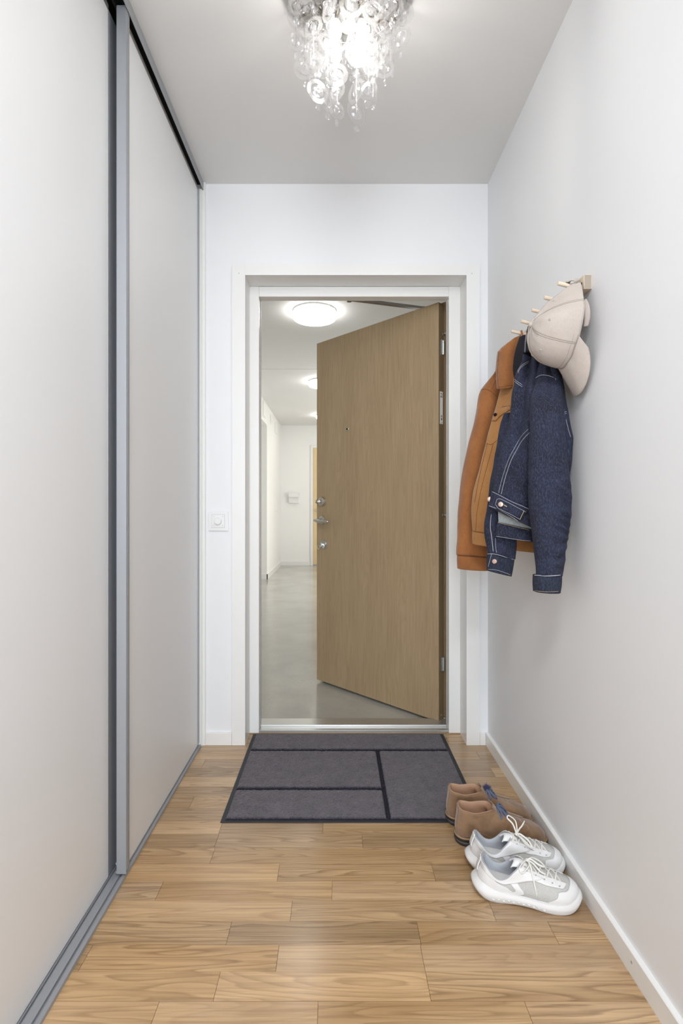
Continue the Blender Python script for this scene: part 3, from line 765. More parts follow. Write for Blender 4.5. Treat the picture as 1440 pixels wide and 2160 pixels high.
M['threadtan'] = plain('tan_thread', lin((196, 176, 128)), 0.8)
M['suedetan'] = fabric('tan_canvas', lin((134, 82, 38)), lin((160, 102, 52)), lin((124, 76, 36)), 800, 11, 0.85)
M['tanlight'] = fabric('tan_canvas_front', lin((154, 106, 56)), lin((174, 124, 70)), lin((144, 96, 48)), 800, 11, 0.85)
M['tanthread'] = plain('brown_thread', lin((110, 62, 26)), 0.8)
M['lining'] = fabric('navy_lining', lin((14, 14, 26)), lin((16, 15, 26)), None, 600, sheen=0.0)
M['copper'] = plain('copper_button', lin((196, 168, 152)), 0.32, 0.7)
M['cotton'] = fabric('beige_cotton_twill', lin((178, 168, 160)), lin((190, 180, 172)), lin((170, 159, 151)), 900, 10, 0.85, 0.2)
M['cottonseam'] = plain('cap_seam', lin((158, 147, 138)), 0.9)
M['snap'] = plain('dark_snap', lin((40, 30, 26)), 0.3, 0.8)

# ================================================================== CLOTH HELPERS
def section_loft(rows, k=8, n=56, pw=2.3, wr=0.0, wscale=(1, 1, 1), seed=0, folds=None, cap_top=True, hollow=0.0):
    """rows: (L, R, half_depth) with L, R = (px, py, Y). Every row is a rounded slab between the two points; rows are
    joined into one cloth tube, wrinkled along its normals. hollow>0 turns the lower end inwards (an open cuff)."""
    flat = []
    for L, R, hd in rows:
        a, b = P(*L), P(*R); flat.append((*a, *b, hd))
    flat = catmull(flat, k)
    m = MB(); rings = []
    for idx, f in enumerate(flat):
        a, b, hd = Vector(f[0:3]), Vector(f[3:6]), f[6]
        c = (a + b) / 2; ax = (b - a) / 2
        dh = Vector((ax.y, -ax.x, 0)).normalized()
        if dh.y > 0: dh = -dh                       # minor axis towards the room
        pts = []
        for i in range(n):
            t = 2 * PI * i / n; cs, sn = math.cos(t), math.sin(t)
            u = math.copysign(abs(cs) ** (2 / pw), cs); v = math.copysign(abs(sn) ** (2 / pw), sn)
            p = c + ax * u + dh * hd * v
            nrm = (ax.normalized() * cs * hd + dh * sn * ax.length).normalized()
            w = 0
            if wr:
                q = Vector((p.x * wscale[0] + seed, p.y * wscale[1] + seed * 1.7, p.z * wscale[2]))
                w = wr * (noise.noise(q * 9) + 0.5 * noise.noise(q * 21 + Vector((3, 1, 2))))
            if folds: w += folds(u, v, idx / (len(flat) - 1), p)
            p = p + nrm * w
            if p.x > XR - 0.003: p.x = XR - 0.003 - 0.0008 * noise.noise(p * 30)
            pts.append(p)
        rings.append(pts)
    vr = [m.ring(p) for p in rings]
    for a, b in zip(vr, vr[1:]): m.bridge(a, b)
    if cap_top:
        c = sum(rings[0], Vector()) / n; m.bridge(vr[0], m.ring([c + (p - c) * 0.5 for p in rings[0]])); m.b.verts.ensure_lookup_table()
        m.cap([m.b.verts[i] for i in range(len(m.b.verts) - n, len(m.b.verts))])
    if hollow:
        c = sum(rings[-1], Vector()) / n; prev = vr[-1]
        for s_, dz in ((0.95, -0.0008), (0.90, 0.001), (0.86, hollow)):
            r = m.ring([c + (p - c) * s_ + Vector((0, 0, dz)) for p in rings[-1]]); m.bridge(prev, r); prev = r
        m.cap(prev)
    else:
        m.cap(vr[-1], True)
    return m

def bvh_of(*objs):
    vs_, fs = [], []
    for o in objs:
        w = WM(o); b = len(vs_); vs_ += [w @ v.co for v in o.data.vertices]; fs += [[b + i for i in p.vertices] for p in o.data.polygons]
    return BVHTree.FromPolygons(vs_, fs)
EYE = Vector((0, 0, CZ))
def cast(bv, px, py, Yd=None):
    d = (P(px, py, 1.0) - EYE).normalized()
    loc, nrm, i, dist = bv.ray_cast(EYE, d)
    if loc is None:
        if Yd is None: return None, None
        return P(px, py, Yd), -d
    if nrm.dot(d) > 0: nrm = -nrm
    return loc, nrm
def pline(pts, step=3.0):
    out = []
    for (x0, y0), (x1, y1) in zip(pts, pts[1:]):
        n = max(1, int(math.hypot(x1 - x0, y1 - y0) / step))
        out += [(x0 + (x1 - x0) * i / n, y0 + (y1 - y0) * i / n) for i in range(n)]
    return out + [pts[-1]]
def stitch(bv, pts, mat, parent, r=0.0006, name='stitching', off=0.0006, dashed=False, curve=True):
    """a sewn seam: a thread lying on the cloth through the given points"""
    if curve and len(pts) > 2: pts = catmull(pts, 4)
    w = []
    for x, y in pline(pts, 2.0):
        p, n = cast(bv, x, y)
        if p is not None and (not w or (p - w[-1]).length < 0.03): w.append(p + n * off)
    if len(w) < 2: return None
    m = MB()
    if dashed:
        for i in range(0, len(w) - 1, 1):
            a, b = w[i], w[i + 1]; m.tube([a, a.lerp(b, 0.62)], r, 5)
    else: m.tube(w, r, 5)
    return m.build(name, mat, parent, smooth=True)
def patch(bv, poly, mat, parent, name, off=0.0015, thick=0.002, Yd=None, sub=3, wob=0.0, blend=0.0, YL=None):
    """cloth flap: polygon laid over the cloth below it, thickened"""
    b = bmesh.new(); vv = [b.verts.new((x, y, 0)) for x, y in poly]; f = b.faces.new(vv)
    bmesh.ops.triangulate(b, faces=[f]); 
    for _ in range(sub): bmesh.ops.subdivide_edges(b, edges=b.edges[:], cuts=1, use_grid_fill=False)
    bmesh.ops.triangulate(b, faces=b.faces[:])
    for v in b.verts:
        x, y = v.co.x, v.co.y
        if YL: p = P(x, y, YL(x, y)); n = (EYE - p).normalized()
        else: p, n = cast(bv, x, y, Yd)
        d = (EYE - p).normalized()
        v.co = p + d * (off + wob * noise.noise(p * 35))
    m = MB(); m.b.free(); m.b = b
    return m.build(name, mat, parent, smooth=True, solid=thick, offset=0)
def disc_on(bv, px, py, r, h, mat, parent, name, Yd=None, dome=True, squash=1.0):
    p, n = cast(bv, px, py, Yd)
    q = n.to_track_quat('Z', 'Y').to_matrix().to_4x4()
    m = MB(); m.lathe([(0, h), (r * 0.55, h * 0.92), (r * 0.8, h * 0.85), (r * 0.92, h), (r, h * 0.75), (r, -0.001)], 24, Matrix.Translation(p) @ q)
    return m.build(name, mat, parent, smooth='auto'), p, n

# ================================================================== TAN JACKET
def tan_jacket():
    root = tag(empty('jacket', (0.60, PEGY[4], 1.65)), 'tan brown jacket with broad collar hanging from the farthest peg', 'jacket')
    def sf(u, v, t, p): return 0.004 * math.sin(u * 4.0 + t * 6) * (0.3 + t) + 0.0035 * noise.noise(Vector((p.x * 30, p.y * 30, p.z * 5)))
    Y = 1.90
    rows = [((1046, 780, 1.86), (1066, 782, 1.86), 0.020), ((1030, 802, Y), (1070, 800, Y), 0.030), ((1012, 826, Y), (1066, 824, Y), 0.038), ((1004, 860, Y), (1058, 860, Y), 0.040),
            ((995, 900, Y), (1048, 900, Y), 0.040), ((983, 952, Y), (1040, 952, Y), 0.040), ((974, 1012, Y), (1034, 1012, Y), 0.040), ((969, 1062, Y), (1031, 1062, Y), 0.038),
            ((966, 1120, Y), (1030, 1120, Y), 0.036), ((964.5, 1170, Y), (1029.5, 1173, Y), 0.035)]
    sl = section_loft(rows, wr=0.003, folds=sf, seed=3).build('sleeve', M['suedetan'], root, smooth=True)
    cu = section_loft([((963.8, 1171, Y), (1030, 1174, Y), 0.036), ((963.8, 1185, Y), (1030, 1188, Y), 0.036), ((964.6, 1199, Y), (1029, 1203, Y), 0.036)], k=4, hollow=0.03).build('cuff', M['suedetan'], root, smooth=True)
    Ya, Yb = 1.80, 1.655
    rows = [((1086, 716, 1.78), (1112, 712, 1.70), 0.012), ((1072, 740, 1.80), (1122, 740, 1.68), 0.022), ((1062, 790, Ya), (1138, 790, Yb), 0.03), ((1056, 820, Ya), (1142, 820, Yb), 0.034), ((1047, 856, Ya), (1144, 856, Yb), 0.036), ((1036, 892, Ya), (1144, 892, Yb), 0.036),
            ((1024, 942, Ya), (1144, 942, Yb), 0.036), ((1011, 990, Ya), (1144, 990, Yb), 0.034), ((998, 1037, Ya), (1144, 1040, Yb), 0.032), ((993.5, 1084, Ya), (1143, 1095, Yb), 0.030), ((997, 1120, Ya), (1143, 1140, Yb), 0.028)]
    bf = lambda u, v, t, p: 0.004 * math.sin(u * 9 + 1 + t * 2) * smooth(0.1, 0.5, t) + 0.003 * noise.noise(Vector((p.x * 26, p.y * 26, p.z * 5)))
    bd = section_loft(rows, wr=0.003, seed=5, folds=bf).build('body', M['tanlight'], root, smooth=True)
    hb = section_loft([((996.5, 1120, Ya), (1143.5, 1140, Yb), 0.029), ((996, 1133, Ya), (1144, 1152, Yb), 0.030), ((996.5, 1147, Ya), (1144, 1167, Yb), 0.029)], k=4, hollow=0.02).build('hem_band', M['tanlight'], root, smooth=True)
    bs = bvh_of(sl, cu); bb = bvh_of(bd, hb)
    stitch(bs, [(1013, 823), (1022, 821), (1032, 824), (1040, 830), (1048, 838)], M['tanthread'], root, name='seam')
    stitch(bs, [(1036, 822), (1041, 812), (1046, 800)], M['tanthread'], root, name='seam')
    stitch(bs, [(966, 1172.5), (985, 1174), (1005, 1175), (1028, 1176)], M['tanthread'], root, name='seam')
    stitch(bb, [(1058, 858), (1066, 857), (1076, 856)], M['tanthread'], root, name='seam')
    stitch(bb, [(1026, 935), (1035, 938), (1044, 932), (1052, 926)], M['tanthread'], root, name='seam')
    stitch(bb, [(1040, 935), (1028, 980), (1015, 1030), (1006, 1080), (1003, 1120)], M['tanthread'], root, name='seam')
    stitch(bb, [(1028, 935), (1018, 975), (1008, 1020), (1001, 1060)], M['tanthread'], root, name='seam')
    stitch(bb, [(998, 1121), (1012, 1123.5), (1026, 1126)], M['tanthread'], root, name='seam')
    # pocket flap with snap
    pf = patch(bb, [(1037, 887), (1040, 877), (1050, 862.5), (1072, 856.5), (1076, 857), (1076, 864), (1066, 870), (1055, 877), (1050, 882), (1045, 888)], M['tanlight'], root, 'pocket_flap', off=0.004, thick=0.003)
    disc_on(bb, 1046, 876, 0.006, 0.0075, M['snap'], pf, 'snap_button')
    # dark lining at the neck
    section_loft([((1097, 713, 1.725), (1110, 706, 1.68), 0.010), ((1088, 745, 1.715), (1114, 742, 1.67), 0.014), ((1084, 775, 1.71), (1112, 770, 1.66), 0.014), ((1086, 800, 1.71), (1110, 795, 1.66), 0.012)], wr=0.003, seed=8).build('lining', M['lining'], root, smooth=True)
    # collar: a thick folded flap over the shoulder
    poly = [(1093, 708.5), (1084, 713), (1070, 724), (1058, 734), (1050, 743), (1047.5, 762), (1045.8, 783), (1047, 802), (1048.3, 821), (1060, 820.5), (1072, 819), (1083, 817.5), (1088, 800), (1089.5, 786), (1086.5, 765), (1088, 750), (1093, 733), (1098.8, 714)]
    YL = lambda x, y: 1.725 + 0.0010 * (1088 - x) * 0.6 - 0.00022 * (y - 708) + 0.006 * math.sin((x - 1040) * 0.12 + (y - 700) * 0.02) + 0.014 * (1 - math.sin(min(1, max(0, (x - 1045) / 45)) * PI)) 
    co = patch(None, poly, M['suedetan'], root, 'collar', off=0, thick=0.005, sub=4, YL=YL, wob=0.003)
    bc = bvh_of(co)
    stitch(bc, [(1053, 746), (1051, 770), (1050.5, 795), (1052, 817)], M['tanthread'], co, off=0.003, name='seam')
    stitch(bc, [(1052, 817), (1066, 815.5), (1082, 813)], M['tanthread'], co, off=0.003, name='seam')
    # hanger loop over the peg
    m = MB(); y = PEGY[4] - 0.004
    top = Vector((0.633, y, 1.6615)); pts = [P(1099.5, 715, 1.735), P(1101, 706, 1.745), top + Vector((-0.001, -0.008, -0.006)), top + Vector((0, 0, 0.001)), top + Vector((0.001, 0.010, -0.004)), top + Vector((0.002, 0.013, -0.03)), P(1108, 722, 1.79)]
    m.tube([Vector(p) for p in catmull([tuple(p) for p in pts], 5)], 0.0032, 8, flat=0.35); m.build('hanger_loop', M['suedetan'], root, smooth=True)
tan_jacket()

# ================================================================== DENIM JACKET
def denim_jacket():
    root = tag(empty('jacket', (0.60, PEGY[2], 1.65)), 'dark blue denim jacket hanging from the pegs in front of the tan jacket', 'jacket')
    # far sleeve
    Y = 1.60
    rows = [((1066, 872, 1.58), (1082, 872, 1.58), 0.018), ((1058, 890, Y), (1092, 890, Y), 0.030), ((1050, 925, Y), (1090, 925, Y), 0.034), ((1041.5, 978, Y), (1088, 978, Y), 0.036), ((1033.5, 1015, Y), (1088, 1015, Y), 0.036),
            ((1028.5, 1060, Y), (1090, 1060, Y), 0.036), ((1024.5, 1098, Y), (1091, 1098, Y), 0.036), ((1025.5, 1130, Y), (1089, 1130, Y), 0.034), ((1027, 1150, Y), (1087, 1158, Y), 0.033), ((1027.6, 1167, Y), (1083, 1179, Y), 0.031)]
    wf = lambda u, v, t, p: 0.003 * math.sin(u * 5 + t * 9) + 0.003 * noise.noise(Vector((p.x * 40, p.y * 40, p.z * 9)))
    fs = section_loft(rows, wr=0.004, seed=11, folds=wf).build('sleeve', M['denim'], root, smooth=True)
    fc = section_loft([((1027, 1168, Y), (1083.5, 1180, Y), 0.032), ((1027, 1186, Y), (1080.5, 1198, Y), 0.033), ((1027.3, 1203, Y), (1077.3, 1215, Y), 0.031)], k=4, hollow=0.035).build('cuff', M['denimcuff'], root, smooth=True)
    b1 = bvh_of(fs, fc)
    stitch(b1, [(1028, 1169), (1038, 1168), (1052, 1171), (1068, 1176), (1082, 1180.5)], M['thread'], root, r=0.0008)
    stitch(b1, [(1037, 1168), (1033, 1182), (1029.5, 1196)], M['thread'], root)
    stitch(b1, [(1029, 1201), (1045, 1202), (1062, 1207), (1077, 1213)], M['thread'], root)
    stitch(b1, [(1036, 1085), (1034, 1110), (1037, 1135), (1040, 1163)], M['thread'], root, r=0.001)
    stitch(b1, [(1045, 1135), (1045, 1150), (1047, 1166)], M['thread'], root)
    disc_on(b1, 1043, 1184, 0.0075, 0.004, M['copper'], fc, 'button')
    # body, in front of that sleeve
    def bfold(u, v, t, p):
        if v < 0: return 0
        s = (1 - 0.75 * t)
        f = 0.023 * math.cos((u * (1.15 - 0.30 * t) + 0.95) * 7.5) * s * smooth(-1.0, -0.6, u)
        return f + 0.006 * noise.noise(Vector((p.x * 34, p.y * 34, p.z * 12 + p.x * 20)))
    La, Ra = 1.545, 1.485
    rows = [((1110, 722, 1.585), (1142, 716, 1.56), 0.015), ((1106, 750, 1.58), (1152, 744, 1.55), 0.024), ((1096, 772, 1.57), (1166, 766, 1.54), 0.030), ((1086, 800, 1.56), (1176, 795, 1.52), 0.038), ((1079.5, 835, La), (1186, 830, 1.475), 0.042),
            ((1075, 870, La), (1190, 870, 1.475), 0.042), ((1063, 920, La), (1193, 920, 1.475), 0.040), ((1051, 965, La), (1194, 965, 1.48), 0.038), ((1042, 1005, La), (1190, 1015, 1.49), 0.034), ((1037, 1037, La), (1178, 1100, 1.50), 0.028)]
    bd = section_loft(rows, k=10, n=90, wr=0.003, seed=21, folds=bfold).build('body', M['denim'], root, smooth=True)
    wb = section_loft([((1036, 1036.5, La), (1178, 1099, 1.50), 0.0295), ((1033, 1053, La), (1177, 1118, 1.50), 0.031), ((1029.8, 1069, La), (1176, 1140, 1.50), 0.029)], k=4, n=70, hollow=0.02).build('waistband', M['denim'], root, smooth=True)
    b2 = bvh_of(bd, wb)
    stitch(b2, [(1037.5, 1037), (1054, 1045), (1078, 1058), (1100, 1067), (1119, 1076)], M['thread'], root, r=0.0007)
    stitch(b2, [(1031, 1067), (1050, 1074), (1075, 1088), (1100, 1104), (1117, 1113)], M['thread'], root, r=0.0007)
    stitch(b2, [(1056.5, 1043), (1064, 1012), (1076, 975), (1090, 948), (1102, 928), (1117, 912)], M['thread'], root, r=0.0007)
    stitch(b2, [(1051.5, 1040), (1059, 1008), (1072, 970), (1086, 943), (1100, 920), (1114, 905)], M['thread'], root, r=0.0005)
    # waist tab with buttons
    tabp = [(1043, 1064), (1047, 1052), (1053, 1050.5), (1075, 1060), (1111, 1080), (1098, 1098), (1075, 1086), (1056, 1077), (1047, 1073)]
    tb = patch(b2, tabp, M['denim'], root, 'waist_tab', off=0.0035, thick=0.002)
    b3 = bvh_of(tb)
    stitch(b3, [(1045, 1063), (1048, 1053.5), (1054, 1052), (1075, 1062), (1109, 1080.5)], M['thread'], tb, off=0.0018, curve=False)
    stitch(b3, [(1045, 1064), (1050, 1072), (1075, 1084), (1097, 1096)], M['thread'], tb, off=0.0018, curve=False)
    stitch(b3, [(1105, 1077), (1096, 1096)], M['threadtan'], tb, off=0.0018, r=0.0008)
    stitch(b3, [(1062, 1065), (1069, 1069)], M['threadtan'], tb, off=0.002, r=0.0012)
    for px, py in ((1056, 1064), (1032.5, 1053)):
        bt, p, n = disc_on(b3 if px > 1040 else b2, px, py, 0.0080, 0.005, M['copper'], tb if px > 1040 else root, 'button', Yd=1.55)
    # stripes in the face of the buttons
    # interior of the back panel and its band, seen through the open hem
    pb = lambda x, y: 1.625
    m = MB()
    rows = [((1047, 1055, 1.553), (1140, 1060, 1.53), 0.003), ((1050, 1082, 1.553), (1140, 1100, 1.53), 0.003), ((1050.5, 1103, 1.553), (1140, 1123, 1.53), 0.003)]
    section_loft(rows, k=4, wr=0.002, seed=4).build('lining', M['denimlight'], root, smooth=True)
    rows = [((1048.5, 1100.5, 1.585), (1150, 1124, 1.560), 0.012), ((1046, 1116, 1.585), (1150, 1134, 1.560), 0.014), ((1044.5, 1131, 1.585), (1150, 1132, 1.560), 0.013)]
    rows = [((1048.5, 1100.5, 1.552), (1140, 1121, 1.530), 0.006), ((1046, 1116, 1.552), (1140, 1134, 1.530), 0.008), ((1045, 1133, 1.552), (1140, 1146, 1.530), 0.007)]
    bk = section_loft(rows, k=4, wr=0.002, seed=6).build('back_waistband', M['denim'], root, smooth=True); b4 = bvh_of(bk)
    stitch(b4, [(1050, 1102), (1070, 1107), (1095, 1113), (1117, 1118)], M['threadtan'], bk)
    stitch(b4, [(1046, 1131), (1070, 1135), (1100, 1139.5), (1119, 1141)], M['thread'], bk)
    # side panel hanging along the wall behind the near sleeve
    rows = [((1160, 765, 1.49), (1176, 765, 1.47), 0.012), ((1172, 810, 1.47), (1186, 812, 1.455), 0.016), ((1178, 850, 1.46), (1192, 850, 1.445), 0.018), ((1182, 900, 1.455), (1203, 905, 1.435), 0.018), ((1184, 940, 1.455), (1207, 930, 1.435), 0.016), ((1184, 990, 1.455), (1202, 985, 1.44), 0.014), ((1182, 1030, 1.46), (1196, 1030, 1.45), 0.01)]
    sp_ = section_loft(rows, wr=0.003, seed=31).build('side_panel', M['denim'], root, smooth=True); b5 = bvh_of(sp_)
    for o_ in (0, 4): stitch(b5, [(1187, 872 + o_), (1191, 869 + o_), (1194, 868 + o_)], M['thread'], sp_)
    stitch(b5, [(1193, 885), (1198, 905), (1203, 922)], M['thread'], sp_)
    # near sleeve
    Y = 1.425
    def nf(u, v, t, p):
        k = smooth(0.50, 0.62, t) * (1 - smooth(0.86, 0.97, t)) * smooth(-0.5, 0.4, u)
        kw = 0.0050 * (1 - 0.85 * smooth(0.6, 1.0, u)) * math.sin(p.z * 170 + 10 * noise.noise(Vector((p.x * 10, p.z * 12, 0))) + u * 2.5) * k
        return kw + 0.006 * noise.noise(Vector((p.x * 26, p.y * 20, p.z * 7 + 3))) + 0.004 * math.exp(-((u + 0.30) / 0.16) ** 2) * (v > 0)
    rows = [((1142, 742, 1.535), (1160, 744, 1.53), 0.014), ((1134, 765, 1.53), (1168, 768, 1.525), 0.024), ((1127, 792, 1.51), (1174, 795, 1.505), 0.034), ((1122, 818, 1.475), (1180, 820, 1.47), 0.040), ((1119, 870, 1.435), (1187, 872, 1.43), 0.044), ((1118, 930, Y), (1192, 932, Y), 0.044),
            ((1118, 990, Y), (1198, 990, Y), 0.042), ((1119, 1035, Y), (1201, 1035, Y), 0.042), ((1119, 1075, Y), (1202, 1075, Y), 0.041), ((1120, 1115, Y), (1198, 1115, Y), 0.040), ((1123.5, 1155, Y), (1191, 1155, Y), 0.037), ((1128, 1190, Y), (1187, 1190, Y), 0.034), ((1128, 1213, Y), (1183, 1214, Y), 0.031)]
    ns = section_loft(rows, k=12, n=96, wr=0.004, seed=41, folds=nf).build('sleeve', M['denim'], root, smooth=True)
    nc = section_loft([((1125.3, 1213, Y), (1183, 1213.5, Y), 0.033), ((1125.0, 1230, Y), (1182, 1231, Y), 0.034), ((1126, 1247, Y), (1179, 1249, Y), 0.033)], k=4, hollow=0.04, wr=0.001).build('cuff', M['denimcuff'], root, smooth=True)
    b6 = bvh_of(ns, nc)
    stitch(b6, [(1127, 1213.5), (1145, 1215), (1165, 1214.5), (1181, 1213)], M['thread'], root, r=0.0011)
    stitch(b6, [(1127, 1246), (1150, 1248.3), (1177, 1247.5)], M['threadtan'], root, r=0.0004)
    stitch(b6, [(1127, 803), (1130, 797), (1141, 791.5), (1155, 792.5), (1162, 795)], M['thread'], root, r=0.0008)
    stitch(b6, [(1162, 795), (1169, 797), (1172, 802)], M['thread'], root, r=0.0005)
    # double yoke seams on the folded front
    for o_ in (0, 3.2):
        stitch(b2, [(1091 + o_ * 0.4, 784 + o_), (1097, 774 + o_), (1105, 767 + o_), (1115, 762 + o_)], M['thread'], root, r=0.0006)
        stitch(b2, [(1085, 800 + o_ * 1.3), (1092, 806 + o_ * 1.3), (1101, 812 + o_ * 1.3)], M['thread'], root, r=0.0006)
    # collar and hanger loop
    rows = [((1112, 690, 1.56), (1138, 676, 1.53), 0.008), ((1107, 715, 1.565), (1140, 700, 1.53), 0.014), ((1103, 748, 1.565), (1146, 735, 1.53), 0.018)]
    cl = section_loft(rows, k=6, wr=0.002, seed=13).build('collar', M['denimdark'], root, smooth=True); b7 = bvh_of(cl)
    stitch(b7, [(1110, 702), (1108, 722), (1107, 744)], M['thread'], cl, r=0.0009)
    m = MB(); y = PEGY[2]; t0 = Vector((0.630, y, 1.662))
    pts = [P(1128, 688, 1.56), t0 + Vector((-0.004, -0.009, -0.012)), t0 + Vector((0, 0, 0.002)), t0 + Vector((0.002, 0.010, -0.008)), P(1132, 690, 1.62)]
    m.tube([Vector(p) for p in catmull([tuple(p) for p in pts], 6)], 0.003, 8, flat=0.35); m.build('hanger_loop', M['denimdark'], root, smooth=True)
denim_jacket()

# ================================================================== CAP
def cap():
    root = tag(empty('baseball_cap', (0.62, PEGY[0], 1.65)), 'light beige baseball cap hanging by its back strap from the nearest peg', 'cap')
    O = Vector((0.628, 1.385, 1.533))
    H = Vector((-0.955, 0.02, 0.13)).normalized()
    Fd = Vector((-0.08, 0.09, -0.99)); Fd = (Fd - H * Fd.dot(H)).normalized()
    Sd = Fd.cross(H)
    if Sd.y > 0: Sd = -Sd                          # +S is the near side (towards the camera)
    def W_(f, s_, h): return O + Fd * f + Sd * s_ + H * h
    HT = 0.104
    def crown(a, t):
        """a: angle from the front (0) round to the back (pi), t: 0 band .. 1 top"""
        ca, sa = math.cos(a), math.sin(a)
        back = smooth(0.0, 0.9, -ca)                       # how much of 'back' this meridian is
        Rf = 0.104 if ca > 0 else 0.104 + 0.026 * back
        Rs = 0.080
        f0 = Rf * ca; s0 = Rs * sa * (1 - 0.42 * smooth(0.25, 1.0, -ca) ** 1.2)
        p = 0.62 + 0.52 * back; q = 0.92 + 0.25 * back
        ang = t * PI / 2
        rad = (1 - back) * math.cos(ang) ** p + back * (1 - t) ** (0.80)
        h = (1 - back) * math.sin(ang) ** q + back * (t ** 1.02)
        # six panels: shallow valleys at the seams, swell between
        pan = abs(math.sin(3 * a)); rad *= 1 + 0.018 * (pan - 0.5) * math.sin(t * PI)
        n_ = 0.0022 * noise.noise(Vector((ca * 3, sa * 3, t * 4)))
        z = HT * h + 0.006 * back * math.sin(t * PI)
        return W_(f0 * rad - 0.004 * t * back, s0 * rad, z + n_ + 0.0)
    def arch(a):      # the opening above the strap at the back
        d = abs(abs(a) - PI)
        return 0.12 * math.sqrt(max(0.0, 1 - (d / 0.42) ** 2)) if d < 0.42 else 0.0
    m = MB(); na, nt = 144, 36
    rows = []
    for j in range(nt):
        row = []
        for i in range(na):
            a = -PI + 2 * PI * (i + 0.5) / na; tm = arch(a); t = tm + (0.998 - tm) * j / (nt - 1)
            row.append(m.b.verts.new(crown(a, t)))
        rows.append(row)
    for a, b in zip(rows, rows[1:]): m.bridge(a, b)
    m.cap(rows[-1])
    cr = m.build('crown', M['cotton'], root, smooth=True, solid=0.0016, offset=-1)
    # raised seam tapes
    ctr = O + H * 0.03
    def out(p, d): return p + (p - ctr).normalized() * d
    for k in range(6):
        a = k * PI / 3 + (0 if True else 0)
        t0 = arch(a) if abs(abs(a) - PI) < 0.5 else 0.0
        aa = a if a <= PI else a - 2 * PI
        for da in (-1, 1):
            m = MB(); m.tube([out(crown(aa + da * 0.022 / max(0.25, (1 - t) + 0.25), t), 0.0004) for t in [t0 + (0.94 - t0) * i / 30 for i in range(31)]], 0.0006, 5); m.build('seam', M['cottonseam'], cr, smooth=True)
    # button and eyelets
    top = W_(0, 0, HT); q = H.to_track_quat('Z', 'Y').to_matrix().to_4x4()
    m = MB(); m.lathe([(0, 0.0065), (0.004, 0.006), (0.007, 0.0035), (0.0078, 0.0), (0.006, -0.003)], 22, Matrix.Translation(top) @ q); m.build('top_button', M['cotton'], root, smooth=True)
    for a in (PI / 6, PI / 2, 5 * PI / 6, -PI / 6, -PI / 2, -5 * PI / 6):
        p = crown(a, 0.52); p2 = crown(a, 0.56); p3 = crown(a + 0.05, 0.52); n = (p2 - p).cross(p3 - p).normalized()
        if n.dot(p - ctr) < 0: n = -n
        q2 = n.to_track_quat('Z', 'Y').to_matrix().to_4x4()
        m = MB(); m.lathe([(0.0011, 0.0006), (0.0018, 0.0018), (0.0030, 0.0018), (0.0036, 0.0)], 16, Matrix.Translation(p) @ q2); e = m.build('eyelet', M['cotton'], root, smooth=True)
        m = MB(); m.lathe([(0, 0.0005), (0.0013, 0.0005)], 10, Matrix.Translation(p) @ q2); m.build('eyelet_hole', M['cottonseam'], e)
    # sweatband inside the opening
    m = MB(); n = 96
    r0 = m.ring([W_(*(lambda v: (v[0] * 0.985, v[1] * 0.985, v[2]))((0, 0, 0))) for i in range(0)]) if False else None
    def bandpt(a, inn, h):
        p = crown(a, 0.0); d = p - O; return O + d * inn + H * h
    aa = [-PI * 0.86 + 2 * PI * 0.86 * i / n for i in range(n + 1)]
    A = m.ring([bandpt(a, 0.985, -0.0012) for a in aa]); B = m.ring([O + (crown(a, 0.20) - O) * 0.955 for a in aa]); m.bridge(A, B, False)
    m.build('sweatband', M['cotton'], root, smooth=True, solid=0.0015, offset=0)
    # a fold of the far side showing past the rim, against the wall
    m = MB()
    rows = [((1226, 640, 1.352), (1236, 630, 1.346), 0.004), ((1230, 652, 1.345), (1243, 645, 1.340), 0.006), ((1231, 672, 1.342), (1244.5, 668, 1.336), 0.006), ((1230, 690, 1.345), (1240, 688, 1.340), 0.004)]
    section_loft(rows, k=6).build('band_fold', M['cotton'], root, smooth=True)
    # back strap over the peg
    m = MB(); y = PEGY[0]
    cL, cR = crown(-PI + 0.20, 0.03), crown(PI - 0.20, 0.03)
    if cL.y > cR.y: cL, cR = cR, cL
    tp = Vector((0.630, y, 1.6655))
    pts = [cL, cL.lerp(tp, 0.5) + Vector((0, -0.006, 0.002)), tp + Vector((0, -0.007, -0.001)), tp + Vector((0, 0.002, 0.003)), tp + Vector((0, 0.009, -0.004)), cR.lerp(tp, 0.4) + Vector((0, 0.006, 0)), cR]
    pts = [Vector(p) for p in catmull([tuple(p) for p in pts], 8)]
    m = MB(); w = 0.0070; rr = []
    for p in pts: rr.append(m.ring([p + Vector((-w, 0, -0.002)), p + Vector((w, 0, 0.002))]))
    for a, b in zip(rr, rr[1:]): m.b.faces.new((a[0], a[1], b[1], b[0]))
    m.build('strap', M['cotton'], root, smooth=True, solid=0.0022, offset=0)
    # brim
    m = MB(); nu, nv = 56, 14
    def brim(u, v):        # u across -1..1, v out 0..1
        a = u * 1.22
        p = crown(a, 0.0)
        lat = (p - O).dot(Sd); fo = (p - O).dot(Fd)
        ext = 0.068 * math.sqrt(max(0.0, 1 - abs(u) ** 2.6))
        f = fo + ext * v; s_ = lat * (1 - 0.06 * v * v)
        droop = (-0.014 * (s_ / 0.075) ** 2 * v - 0.050 * v) * (ext / 0.068) ** 0.6
        p = W_(f, s_, 0) + (crown(a, 0.0) - W_(fo, lat, 0)) * (1 - v) + H * (droop + 0.001)
        p.x = min(p.x, XR - 0.004); return p 
    rows = []
    for j in range(nv):
        rows.append([m.b.verts.new(brim(-1 + 2 * i / (nu - 1), j / (nv - 1))) for i in range(nu)])
    for a, b in zip(rows, rows[1:]): m.bridge(a, b, False)
    br = m.build('brim', M['cotton'], root, smooth=True, solid=0.0032, offset=0)
